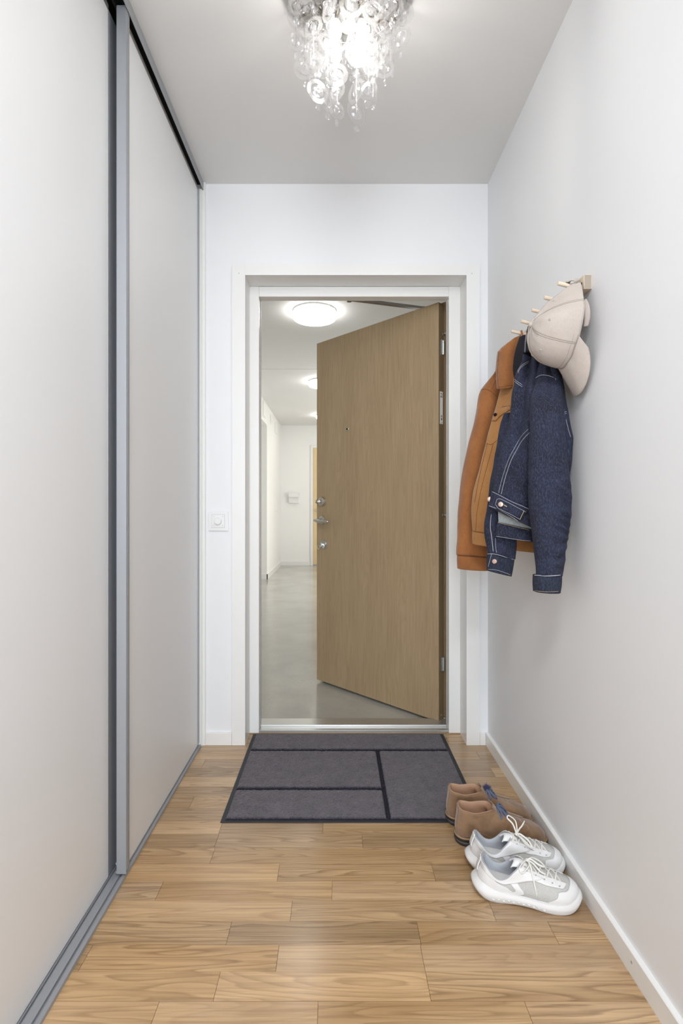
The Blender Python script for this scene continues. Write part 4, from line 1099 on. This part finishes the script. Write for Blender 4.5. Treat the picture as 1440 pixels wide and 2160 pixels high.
    for v in (0.2, 0.34, 0.48, 0.62, 0.76, 0.9):
        m = MB(); m.tube([brim(-0.93 + 1.86 * i / 50, v) + H * 0.0017 for i in range(51)], 0.00035, 4); m.build('stitching', M['cottonseam'], br, smooth=True)
    m = MB(); m.tube([out(crown(-1.25 + 2.5 * i / 50, 0.015), 0.0005) for i in range(51)], 0.0009, 6); m.build('brim_seam', M['cottonseam'], root, smooth=True)
    m = MB(); m.tube([out(crown(-1.25 + 2.5 * i / 50, 0.07), 0.0003) for i in range(51)], 0.00035, 4); m.build('seam', M['cottonseam'], root, smooth=True)
cap()
# ================================================================== SHOES
def shoe_surface(p):
    """p: L, wl, wr tables (x/L -> half width), ztop (x/L -> height where upper meets sole), collar dict. Returns surf(theta, t)
    theta 0 = toe, +-pi = heel (positive on the left side), t 0 = sole line .. 1 = collar rim."""
    L = p['L']
    def S0(th, inset=0.0):
        s = (1 + math.cos(th)) / 2
        w = interp_s(p['wl'] if math.sin(th) >= 0 else p['wr'], s)
        y = math.copysign(max(0.0, w - inset), math.sin(th)); x = L * s
        x = x + (-inset if s > 0.5 else inset) * abs(math.cos(th)) ** 3
        return Vector((x, y, interp_s(p['ztop'], s)))
    def Crim(th):
        s = (1 + math.cos(th)) / 2; c0, c1 = p['cx']
        x = c0 + (c1 - c0) * s
        w = interp_s(p['cw'], s)
        return Vector((x, math.copysign(w, math.sin(th)) if abs(math.sin(th)) > 1e-6 else 0, interp_s(p['cz'], s)))
    def surf(th, t):
        s = (1 + math.cos(th)) / 2
        a = S0(th, p.get('inset', 0.004)); d = Crim(th)
        front = smooth(0.50, 1.0, s); heel = smooth(0.5, 0.0, s)
        hgt = d.z - a.z
        p1 = a + Vector((0.004 * front - p.get('heelbulge', 0.006) * heel, math.copysign(p.get('sidebulge', 0.004), math.sin(th)) * (1 - front) * (1 - heel), hgt * (0.42 + 0.02 * front) * (1 - front) + p['toeh'] * front))
        back = d + Vector((0, 0, -hgt * 0.40)); fwd = d + Vector(((L - p['cx'][1]) * p.get('vampk', 0.52), 0, -hgt * p.get('vampd', 0.62)))
        p2 = back.lerp(fwd, front)
        u = 1 - t
        q = a * u ** 3 + p1 * (3 * u * u * t) + p2 * (3 * u * t * t) + d * t ** 3
        # pull the cross section of the vamp rounder
        q.y *= 1 + 0.10 * front * math.sin(t * PI)
        if 'wr_amp' in p:
            q.z += p['wr_amp'] * noise.noise(Vector((q.x * 60, q.y * 40, t * 5 + p.get('seed', 0)))) * math.sin(t * PI)
        return q
    return surf, S0, Crim
def interp_s(tab, x):
    # smooth (monotone-ish) interpolation of a table
    n = len(tab)
    if x <= tab[0][0]: return tab[0][1]
    if x >= tab[-1][0]: return tab[-1][1]
    for i in range(n - 1):
        (a, b), (c, d) = tab[i], tab[i + 1]
        if x <= c:
            t = (x - a) / (c - a)
            m0 = (d - (tab[i - 1][1] if i > 0 else b)) / ((c - (tab[i - 1][0] if i > 0 else a)) or 1) * (c - a)
            m1 = ((tab[i + 2][1] if i + 2 < n else d) - b) / (((tab[i + 2][0] if i + 2 < n else c) - a) or 1) * (c - a)
            if x < 0.06 or x > 0.94: return b + (d - b) * t
            return (2 * t ** 3 - 3 * t * t + 1) * b + (t ** 3 - 2 * t * t + t) * m0 + (-2 * t ** 3 + 3 * t * t) * d + (t ** 3 - t * t) * m1
    return tab[-1][1]
def width_tab(pts, ends=True):
    """turn (s, w) into a table rounded like an ellipse at heel and toe"""
    out = []
    for i in range(81):
        th = PI * i / 80; s = (1 - math.cos(th)) / 2
        w = interp_s(pts, s)
        e0 = math.sqrt(max(0, 1 - (1 - min(1, s / 0.11)) ** 2)); e1 = math.sqrt(max(0, 1 - (1 - min(1, (1 - s) / 0.17)) ** 2))
        out.append((s, w * e0 ** 0.95 * e1 ** 0.95))
    return out
def lin_interp(tab, x):
    return interp(tab, x)

NTH = 120
THS = [-PI + 2 * PI * i / NTH for i in range(NTH)]
def outward(surf, th, t, d):
    e = 0.01; a = surf(th, t); du = surf(th + e, t) - surf(th - e, t); dv = surf(th, min(1, t + e)) - surf(th, max(0, t - e))
    n = du.cross(dv)
    if n.length < 1e-12: return a
    n.normalize()
    c = Vector((a.x * 0.5 + 0.06, 0, 0.02))
    if n.dot(a - c) < 0: n = -n
    return a + n * d
def overlay(root, surf, fn, mat, name, nu=70, nv=12, d=0.0012, thick=0.0012):
    """fn(u,v) -> (theta,t)"""
    m = MB(); m.grid(lambda u, v: outward(surf, *fn(u, v), d), nu, nv)
    return m.build(name, mat, root, smooth=True, local=True, solid=thick, offset=0)
def local_tube(root, pts, r, mat, name, flat=1.0, n=8, k=6):
    pts = [Vector(q) for q in catmull([tuple(q) for q in pts], k)]
    m = MB(); m.tube(pts, r, n, flat=flat); return m.build(name, mat, root, smooth=True, local=True)

g = N('sneaker_mesh'); v = g.coord()
w1 = g.n('TexVoronoi', inp={'Vector': v, 'Scale': 420.0}).outputs[0]
c = g.mix(lin((152, 152, 150)), lin((188, 188, 185)), g.ramp(w1, [(0.05, (0, 0, 0)), (0.35, (1, 1, 1))]))
g.set(col=c, rough=0.85); g.set(normal=g.bump(w1, 0.5, 0.001)); M['mesh'] = g.m
M['swhite'] = plain('white_synthetic', (0.72, 0.72, 0.725), 0.42, bump=(260, 0.12, 0.001))
M['sfoam'] = plain('white_foam_sole', (0.68, 0.677, 0.672), 0.5, bump=(60, 0.06, 0.002))
M['sgrey'] = plain('grey_foot_lining', lin((168, 172, 178)), 0.9, bump=(500, 0.3, 0.001))
M['slace'] = plain('off_white_lace', lin((226, 224, 218)), 0.8, bump=(900, 0.3, 0.0006))
g = N('brown_suede'); v = g.coord((1, 1, 1), True)
c = g.mix(lin((116, 88, 62)), lin((146, 114, 84)), g.ramp(g.noise(v, 16, 5, 0.6), [(0.3, (0, 0, 0)), (0.7, (1, 1, 1))]))
c = g.mix(c, lin((88, 62, 44)), g.math('MULTIPLY', g.ramp(g.noise(v, 34, 3, 0.6), [(0.56, (0, 0, 0)), (0.75, (1, 1, 1))]), 0.4))
g.set(col=c, rough=0.95, sheen=0.4); g.set(normal=g.bump(g.noise(v, 700, 3, 0.7), 0.3, 0.001)); M['suede'] = g.m
M['bootlining'] = plain('tan_leather_lining', lin((172, 136, 110)), 0.7, bump=(200, 0.1, 0.001))
M['bootsole'] = plain('dark_boot_sole', lin((44, 38, 36)), 0.6, bump=(300, 0.2, 0.001))
M['bootheel'] = plain('grey_heel_rubber', lin((66, 66, 70)), 0.55)
M['welt'] = plain('worn_tan_welt', lin((150, 122, 92)), 0.8, bump=(200, 0.2, 0.001))
M['bluelace'] = plain('slate_blue_lace', lin((92, 100, 124)), 0.8, bump=(800, 0.4, 0.0006))
M['bluefuzz'] = plain('frayed_blue_tuft', lin((74, 72, 104)), 0.95)
M['suedethread'] = plain('light_seam_thread', lin((176, 146, 116)), 0.9)

def sole_mesh(S0, L, ztop, zbot, flare, side=None, n=NTH, shrink=0.012):
    """thick sole: outline rings from the bottom up, flare(s, v) adds width"""
    m = MB(); rings = []
    vs_ = [0.0, 0.06, 0.16, 0.3, 0.45, 0.6, 0.75, 0.88, 0.97, 1.0]
    def pt(th, v):
        q = S0(th); s = q.x / L
        z0 = interp_s(zbot, s); z1 = interp_s(ztop, s)
        out = flare(s, v, th)
        d = Vector((math.cos(th) * 0.9, math.sin(th), 0)).normalized()
        return Vector((q.x, q.y, z0 + (z1 - z0) * v)) + d * out
    for v in vs_: rings.append(m.ring([pt(th, v) for th in THS]))
    for a, b in zip(rings, rings[1:]): m.bridge(a, b)
    def inner(v, k):
        r = []
        for th in THS:
            q = pt(th, v); r.append(Vector((0.5 * L + (q.x - 0.5 * L) * k, q.y * k, q.z)))
        return m.ring(r)
    i0 = inner(0.0, 0.7); m.bridge(rings[0], i0); i1 = inner(0.0, 0.2); m.bridge(i0, i1); m.cap(i1, True)
    j0 = inner(1.0, 0.8); m.bridge(rings[-1], j0); j1 = inner(1.0, 0.2); m.bridge(j0, j1); m.cap(j1)
    return m, pt

def sneaker(loc, yaw, label, mirror=1, bow='loops'):
    root = tag(empty('sneaker', loc, (0, 0, yaw)), label, 'shoe', None)
    L = 0.264
    wt = [(0, .036), (.08, .036), (.22, .0385), (.36, .039), (.5, .043), (.64, .0495), (.76, .0515), (.87, .047), (1, .040)]
    wl = width_tab([(s, w * (1.03 if mirror > 0 else 0.97)) for s, w in wt]); wr_ = width_tab([(s, w * (0.97 if mirror > 0 else 1.03)) for s, w in wt])
    ztop = [(0, .046), (.06, .042), (.15, .032), (.3, .027), (.5, .025), (.65, .023), (.85, .025), (.94, .030), (1, .037)]
    zbot = [(0, .020), (.05, .010), (.13, .002), (.2, .0004), (.38, .0030), (.52, .0030), (.66, .0004), (.8, .0004), (.90, .004), (.97, .012), (1, .020)]
    p = dict(L=L, wl=wl, wr=wr_, ztop=ztop, inset=0.0035, toeh=0.030, heelbulge=0.004, sidebulge=0.004,
             cx=(0.014, 0.116), cw=width_tab([(0, .030), (.3, .034), (.6, .032), (1, .026)]),
             cz=[(0, .090), (.06, .088), (.16, .078), (.32, .062), (.48, .057), (.64, .064), (.8, .080), (.92, .090), (1, .093)], vampk=0.50, vampd=0.50, wr_amp=0.0018, seed=mirror)
    surf, S0, C = shoe_surface(p)
    # midsole with the swollen heel and a tread underneath
    def flare(s, v, th):
        h = 0.008 * smooth(0.30, 0.0, s) * math.sin(min(1, v * 1.05) * PI) ** 0.7
        return h + 0.0045 * math.sin(v * PI) ** 0.6 + 0.0015 - 0.003 * (v < 0.04) + (0.0012 if 0.55 < v < 0.7 else 0)
    m, spt = sole_mesh(S0, L, ztop, zbot, flare); mid = m.build('midsole', M['sfoam'], root, smooth=True, local=True)
    zb = [(s, z) for s, z in zbot]
    m, _ = sole_mesh(S0, L, [(s, z + 0.0045) for s, z in zbot], zbot, lambda s, v, th: 0.0015 + 0.008 * smooth(0.30, 0.0, s) * 0.35 + 0.0012 * math.sin(v * PI)); m.build('outsole', M['sfoam'], root, smooth=True, local=True)
    # row of shallow scoops in the side of the midsole
    for k in range(11):
        s = 0.16 + 0.045 * k
        for sg in (-1, 1):
            th = sg * math.acos(2 * s - 1); q0 = spt(th, 0.40 + 0.10 * (k % 2)); q1 = spt(sg * math.acos(2 * (s + 0.030) - 1), 0.30 + 0.10 * (k % 2))
            m = MB(); n_ = Vector((0, sg, 0)); m.tube([q0 + n_ * 0.0002, (q0 + q1) / 2 + n_ * 0.0006, q1 + n_ * 0.0002], lambda a: 0.0005 + 0.0016 * math.sin(a * PI), 8)
            m.build('sole_ridge', M['sfoam'], mid, smooth=True, local=True)
    # line between midsole and foot
    # upper: knitted mesh
    m = MB(); T = [i / 26 for i in range(27)]
    rows = [m.ring([surf(th, t) for th in THS]) for t in T]
    for a, b in zip(rows, rows[1:]): m.bridge(a, b)
    up = m.build('upper', M['mesh'], root, smooth=True, local=True)
    # lining
    m = MB(); rows = []
    for t, k, dz in ((1.0, 1.0, 0.0), (1.0, 0.965, 0.0018), (0.985, 0.92, 0.0008), (0.92, 0.88, 0), (0.75, 0.84, 0), (0.5, 0.82, 0), (0.3, 0.80, 0.0), (0.12, 0.76, 0.0)):
        r = []
        for th in THS:
            s = (1 + math.cos(th)) / 2; fr = smooth(0.55, 1.0, s)
            q = surf(th, t if t > 0.9 else t * (1 - fr) + 0.95 * fr * 1.0) if t < 0.9 else surf(th, t)
            c0 = Vector((0.064, 0, q.z))
            q = c0 + (q - c0) * k; q.z = max(q.z + dz, 0.030)
            if t < 0.9: q.z = q.z * (1 - fr) + (q.z - 0.05 * (1 - t)) * fr; q.z = max(q.z, 0.030)
            r.append(q)
        rows.append(m.ring(r))
    for a, b in zip(rows, rows[1:]): m.bridge(a, b)
    m.cap(rows[-1]); m.build('lining', M['sgrey'], root, smooth=True, local=True)
    # white overlays
    rt = lambda a, b, x: a + (b - a) * x
    def toe(u, v):
        a = (u - 0.5) * 2; th = a * 1.22; top = 0.27 * (1 - abs(a) ** 3.0) + 0.075 + 0.10 * math.exp(-((abs(a) - 0.62) / 0.12) ** 2); return th, v * top
    overlay(root, surf, toe, M['swhite'], 'toe_cap', 110, 12, 0.0013)
    def heelc(u, v):
        a = (u - 0.5) * 2; th = PI + a * 1.28; top = 1.0 - 0.52 * smooth(0.45, 1.0, abs(a)) * 1.0; return th, v * top
    overlay(root, surf, heelc, M['swhite'], 'heel_counter', 110, 14, 0.0012)
    def rim(u, v):
        a = (u - 0.5) * 2; th = PI + a * 2.62; return th, rt(0.74 + 0.04 * math.cos(a * 9), 1.0, v)
    overlay(root, surf, rim, M['swhite'], 'collar_band', 130, 8, 0.0016, 0.0022)
    for sg in (-1, 1):
        def eye(u, v):
            th = sg * rt(0.34, 0.66 + 0.14 * math.sin(u * PI), v) * rt(0.86, 1.12, u); return th, rt(0.40, 0.985, u)
        overlay(root, surf, eye, M['swhite'], 'eyestay', 24, 10, 0.0016, 0.0016)
        def stripe(u, v):
            th = sg * (rt(1.86, 1.30, u) + rt(-0.10, 0.10, v)); return th, rt(0.02, 0.80, u)
        overlay(root, surf, stripe, M['swhite'], 'side_stripe', 24, 6, 0.0012)
        def hem(u, v):
            return sg * rt(0.9, 2.2, u), rt(0.0, 0.05, v)
        overlay(root, surf, hem, M['swhite'], 'lower_trim', 40, 3, 0.0012)
    # heel tab
    m = MB(); m.grid(lambda u, v: surf(PI, rt(0.30, 1.0, v)) + Vector((-0.0022 - 0.003 * math.sin(v * PI), rt(-0.010, 0.010, u), 0.006 * v * v)), 6, 12); m.build('heel_tab', M['swhite'], root, smooth=True, local=True, solid=0.003, offset=0)
    # padded tongue rising out of the opening
    def tongue(u, v):
        a = (u - 0.5) * 2; base = Vector((0.140, 0, 0.078)); top = Vector((0.098, 0, 0.095))
        c = base.lerp(top, v) + Vector((0.002 * math.sin(v * PI), 0, 0.006 * math.sin(v * PI)))
        w = 0.0165 - 0.002 * v; c += Vector((-0.010 * abs(a) ** 2 * v, a * w, -0.011 * abs(a) ** 2.2)); 
        if v > 0.85: c += Vector((0, 0, -0.004 * ((v - 0.85) / 0.15) ** 2))
        return c
    m = MB(); m.grid(tongue, 20, 22); m.build('tongue', M['swhite'], root, smooth=True, local=True, solid=0.0055, offset=0, sub=1)
    # laces: five crossings, then the bow
    def top(th, t, d=0.003): return outward(surf, th, t, d)
    ts = [0.47, 0.58, 0.69, 0.80, 0.91]
    for i, t in enumerate(ts):
        for sg in (-1, 1):
            a = top(sg * 0.42, t, 0.0022); b = top(-sg * 0.42, min(0.97, t + 0.10), 0.0022); c = (a + b) / 2; c.z += 0.0042 + 0.0014 * (sg > 0)
            a0 = top(sg * 0.50, t, 0.0006); b0 = top(-sg * 0.50, min(0.97, t + 0.10), 0.0006)
            local_tube(root, [a0, a, c, b, b0], 0.0023, M['slace'], 'lace', flat=0.55)
            q = top(sg * 0.52, t, 0.0030); m = MB(); m.lathe([(0, .0004), (0.0013, 0.0004), (0.002, 0.001), (0.0024, 0)], 12, Matrix.Translation(top(sg * 0.54, t, 0.0026))); m.build('eyelet', M['sgrey'], root, local=True)
    kn = top(0.0, 0.93, 0.010)
    m = MB(); m.lathe([(0, 0.004), (0.0045, 0.0028), (0.006, 0), (0.0045, -0.0028), (0, -0.004)], 16, Matrix.Translation(kn) @ Matrix.Rotation(0.4, 4, 'Y')); m.build('lace_knot', M['slace'], root, smooth=True, local=True)
    V = Vector
    if bow == 'loops':
        local_tube(root, [kn, kn + V((-.006, .018, .018)), kn + V((-.018, .034, .026)), kn + V((-.012, .040, .030)), kn + V((.004, .030, .022)), kn + V((.004, .010, .006)), kn], 0.0024, M['slace'], 'lace_loop', flat=0.6)
        local_tube(root, [kn, kn + V((.012, .018, .004)), kn + V((.024, .030, .008)), kn + V((.034, .040, .016))], lambda a: 0.0022 if a < 0.8 else 0.0015, M['slace'], 'lace_end')
        local_tube(root, [kn, kn + V((.004, -.014, .002)), kn + V((.020, -.030, -.010)), kn + V((.034, -.030, -.020)), kn + V((.030, -.016, -.008)), kn + V((.010, -.004, .003)), kn], 0.0024, M['slace'], 'lace_loop', flat=0.6)
        local_tube(root, [kn, kn + V((.010, -.012, -.002)), kn + V((.024, -.022, -.012)), kn + V((.040, -.030, -.026))], lambda a: 0.0022 if a < 0.8 else 0.0015, M['slace'], 'lace_end')
    else:
        local_tube(root, [kn, kn + V((-.012, -.012, .002)), kn + V((-.026, -.028, -.008)), kn + V((-.018, -.034, -.014)), kn + V((.0, -.018, -.004)), kn], 0.0024, M['slace'], 'lace_loop', flat=0.6)
        local_tube(root, [kn, kn + V((.012, .010, .002)), kn + V((.032, .012, -.006)), kn + V((.044, .004, -.014)), kn + V((.030, -.002, -.008)), kn + V((.008, .002, .003)), kn], 0.0024, M['slace'], 'lace_loop', flat=0.6)
        local_tube(root, [kn, kn + V((.004, -.018, -.002)), kn + V((.008, -.034, -.022)), kn + V((.012, -.042, -.044)), kn + V((.016, -.046, -.060))], lambda a: 0.0022 if a < 0.8 else 0.0014, M['slace'], 'lace_end')
        local_tube(root, [kn, kn + V((.012, -.010, .000)), kn + V((.028, -.020, -.012)), kn + V((.042, -.018, -.020))], 0.0022, M['slace'], 'lace_end')
    return root

def boot(loc, yaw, label, tuft=False, seed=0):
    root = tag(empty('ankle_boot', loc, (0, 0, yaw)), label, 'shoe', None)
    L = 0.284
    wt = [(0, .033), (.08, .034), (.22, .0355), (.36, .035), (.5, .0385), (.64, .0455), (.76, .0475), (.87, .043), (1, .038)]
    wl = width_tab(wt); ztop = [(0, .026), (.3, .024), (.6, .018), (1, .019)]
    p = dict(L=L, wl=wl, wr=wl, ztop=ztop, inset=0.004, toeh=0.043, heelbulge=0.005, sidebulge=0.003,
             cx=(0.010, 0.118), cw=width_tab([(0, .027), (.3, .032), (.6, .032), (1, .024)]),
             cz=[(0, .109), (.15, .107), (.4, .102), (.65, .105), (.85, .108), (1, .107)], vampk=0.46, vampd=0.60, wr_amp=0.0022, seed=seed)
    surf, S0, C = shoe_surface(p)
    sz = [(0, .021), (.3, .020), (.6, .013), (1, .014)]
    zb = [(0, .003), (.04, .0004), (.9, .0004), (.96, .003), (1, .006)]
    m, pt = sole_mesh(S0, L, sz, zb, lambda s, v, th: 0.001 + 0.0015 * v); m.build('sole', M['bootsole'], root, smooth=True, local=True)
    # heel lift with a grey line
    m = MB(); ths = [PI - 1.05 + 2.1 * i / 40 for i in range(41)]
    for v0, v1 in ((0.18, 0.62),): m.grid(lambda u, v: pt(PI - 1.05 + 2.1 * u, v0 + (v1 - v0) * v) + Vector((math.cos(PI - 1.05 + 2.1 * u) * .0008, math.sin(PI - 1.05 + 2.1 * u) * .0008, 0)), 40, 3)
    m.build('heel_lift', M['bootheel'], root, smooth=True, local=True, solid=0.001, offset=0)
    m, _ = sole_mesh(S0, L, [(s, z + 0.0035) for s, z in sz], sz, lambda s, v, th: 0.0024 + 0.0008 * math.sin(v * PI)); m.build('welt', M['welt'], root, smooth=True, local=True)
    # stitches on the welt round the toe
    m = MB()
    for i in range(34):
        th = -1.5 + 3.0 * i / 33; q = pt(th, 1.0) + Vector((0, 0, 0.0042)); q2 = pt(th + 0.05, 1.0) + Vector((0, 0, 0.0042)); m.tube([q, q2], 0.0006, 5)
    m.build('welt_stitching', M['suedethread'], root, local=True)
    m = MB(); T = [i / 26 for i in range(27)]
    rows = [m.ring([surf(th, t) for th in THS]) for t in T]
    for a, b in zip(rows, rows[1:]): m.bridge(a, b)
    m.build('upper', M['suede'], root, smooth=True, local=True)
    m = MB(); rows = []
    for t, k, dz in ((1.0, 1.0, 0.0), (1.0, 0.97, 0.0012), (0.985, 0.945, 0.0), (0.9, 0.92, 0), (0.7, 0.90, 0), (0.5, 0.88, 0), (0.25, 0.84, 0), (0.1, 0.8, 0)):
        r = []
        for th in THS:
            s = (1 + math.cos(th)) / 2; fr = smooth(0.5, 1.0, s); q = surf(th, t)
            if t < 0.97: q = q.lerp(Vector((C(th).x * 0.98, C(th).y * k, q.z)), fr)
            c0 = Vector((0.064, 0, q.z)); q = c0 + (q - c0) * k; q.z = max(q.z + dz, 0.028); r.append(q)
        rows.append(m.ring(r))
    for a, b in zip(rows, rows[1:]): m.bridge(a, b)
    m.cap(rows[-1]); m.build('lining', M['bootlining'], root, smooth=True, local=True)
    rt = lambda a, b, x: a + (b - a) * x
    # the two quarters overlap the vamp and meet over the tongue
    for sg in (-1, 1):
        def quarter(u, v):
            # u: from front edge back to heel ; v: bottom..top
            front = rt(1.42, 0.17, smooth(0.0, 0.72, v)) if v < 0.72 else 0.17 + 0.10 * smooth(0.72, 1.0, v)
            return sg * rt(front, PI, u), rt(0.012, 1.0, v)
        overlay(root, surf, quarter, M['suede'], 'quarter', 60, 26, 0.0016, 0.0018)
        pts = []
        for i in range(30):
            x = i / 29; pts.append(outward(surf, sg * rt(2.45, 1.72, x ** 1.3), rt(0.62, 0.02, x ** 0.9), 0.0032))
        m = MB()
        for a, b in zip(pts, pts[1:]): m.tube([a, a.lerp(b, 0.6)], 0.0005, 5)
        m.build('seam', M['suedethread'], root, local=True)
        m = MB(); pts = [outward(surf, sg * rt(0.40, PI, i / 60), 0.955, 0.0034) for i in range(61)]
        for a, b in zip(pts, pts[1:]): m.tube([a, a.lerp(b, 0.55)], 0.00045, 5)
        m.build('seam', M['suedethread'], root, local=True)
    # heel strip
    m = MB(); m.grid(lambda u, v: outward(surf, PI + rt(-0.22, 0.22, u), rt(0.02, 1.0, v), 0.0036), 8, 20); m.build('heel_strip', M['suede'], root, smooth=True, local=True, solid=0.0012, offset=0)
    # tongue
    def tongue(u, v):
        a = (u - 0.5) * 2; th = a * 0.5; q = surf(th, rt(0.62, 1.0, v)); q = q + Vector((0.0, 0, -0.0006))
        if v > 0.8: q += Vector((-0.002, 0, 0.010)) * ((v - 0.8) / 0.2)
        return q
    m = MB(); m.grid(tongue, 16, 18); m.build('tongue', M['suede'], root, smooth=True, local=True, solid=0.0025, offset=0)
    # laces through two pairs of eyelets
    E = [(0.36, 0.80), (0.33, 0.94)]
    def top(th, t, d=0.004): return outward(surf, th, t, d)
    a1, b1 = top(-E[0][0], E[0][1], .0035), top(E[0][0], E[0][1], .0035); a2, b2 = top(-E[1][0], E[1][1], .0035), top(E[1][0], E[1][1], .0035)
    up_ = Vector((0, 0, 0.004))
    for a, b, k in ((a1, b1, 0), (a1, b2, 1), (b1, a2, 2), (a2, b2, 3)):
        local_tube(root, [a, a.lerp(b, 0.5) + up_ * (1 + 0.5 * (k % 2)), b], 0.0028, M['bluelace'], 'lace')
    for q in (a1, a2, b1, b2):
        m = MB(); m.lathe([(0.0012, 0.0006), (0.0022, 0.0012), (0.0036, 0.0)], 14, Matrix.Translation(q - Vector((0, 0, 0.001)))); m.build('eyelet', M['bootsole'], root, smooth=True, local=True)
    kn = (a2 + b2) / 2 + Vector((0.001, 0, 0.007))
    V = Vector
    local_tube(root, [kn, kn + V((.002, -.014, .001)), kn + V((.008, -.026, -.010)), kn + V((.004, -.031, -.022)), kn + V((-.002, -.024, -.014)), kn + V((0, -.008, 0)), kn], 0.0028, M['bluelace'], 'lace_loop')
    local_tube(root, [kn, kn + V((.006, .012, .002)), kn + V((.016, .018, -.004)), kn + V((.024, .010, -.012)), kn + V((.012, .004, -.002)), kn], 0.0028, M['bluelace'], 'lace_loop')
    local_tube(root, [kn, kn + V((.010, -.010, -.004)), kn + V((.022, -.018, -.018)), kn + V((.030, -.020, -.030))], 0.0025, M['bluelace'], 'lace_end')
    if tuft:
        rnd = random.Random(5); m = MB()
        for i in range(150):
            d = V((rnd.gauss(0.25, 0.5), rnd.gauss(0, 0.55), abs(rnd.gauss(0.8, 0.4)))).normalized(); l = rnd.uniform(0.010, 0.020)
            b = kn + V((rnd.uniform(-.006, .008), rnd.uniform(-.009, .009), -0.001)); m.tube([b, b + d * l * 0.6, b + d * l + V((rnd.uniform(-.003, .003), rnd.uniform(-.003, .003), 0))], lambda a: 0.0007 * (1.15 - a), 4)
        tag(m.build('frayed_tuft', M['bluefuzz'], root, local=True), kind='stuff')
    return root

sneaker((0.3830, 1.4110, 0.0), math.radians(-11), 'white sneaker nearest the camera, with long lace hanging over its side', -1, 'plain')
sneaker((0.3900, 1.5060, 0.0), math.radians(-4), 'white sneaker between its near mate and the brown boots, with lace loop standing up', 1, 'loops')
boot((0.3740, 1.6240, 0.0), math.radians(-2), 'brown suede ankle boot nearer the camera, just behind the white sneakers', False, 3)
boot((0.3680, 1.7270, 0.0), math.radians(-2), 'farther brown suede ankle boot, by the corner of the mat, with frayed blue tuft', True, 9)
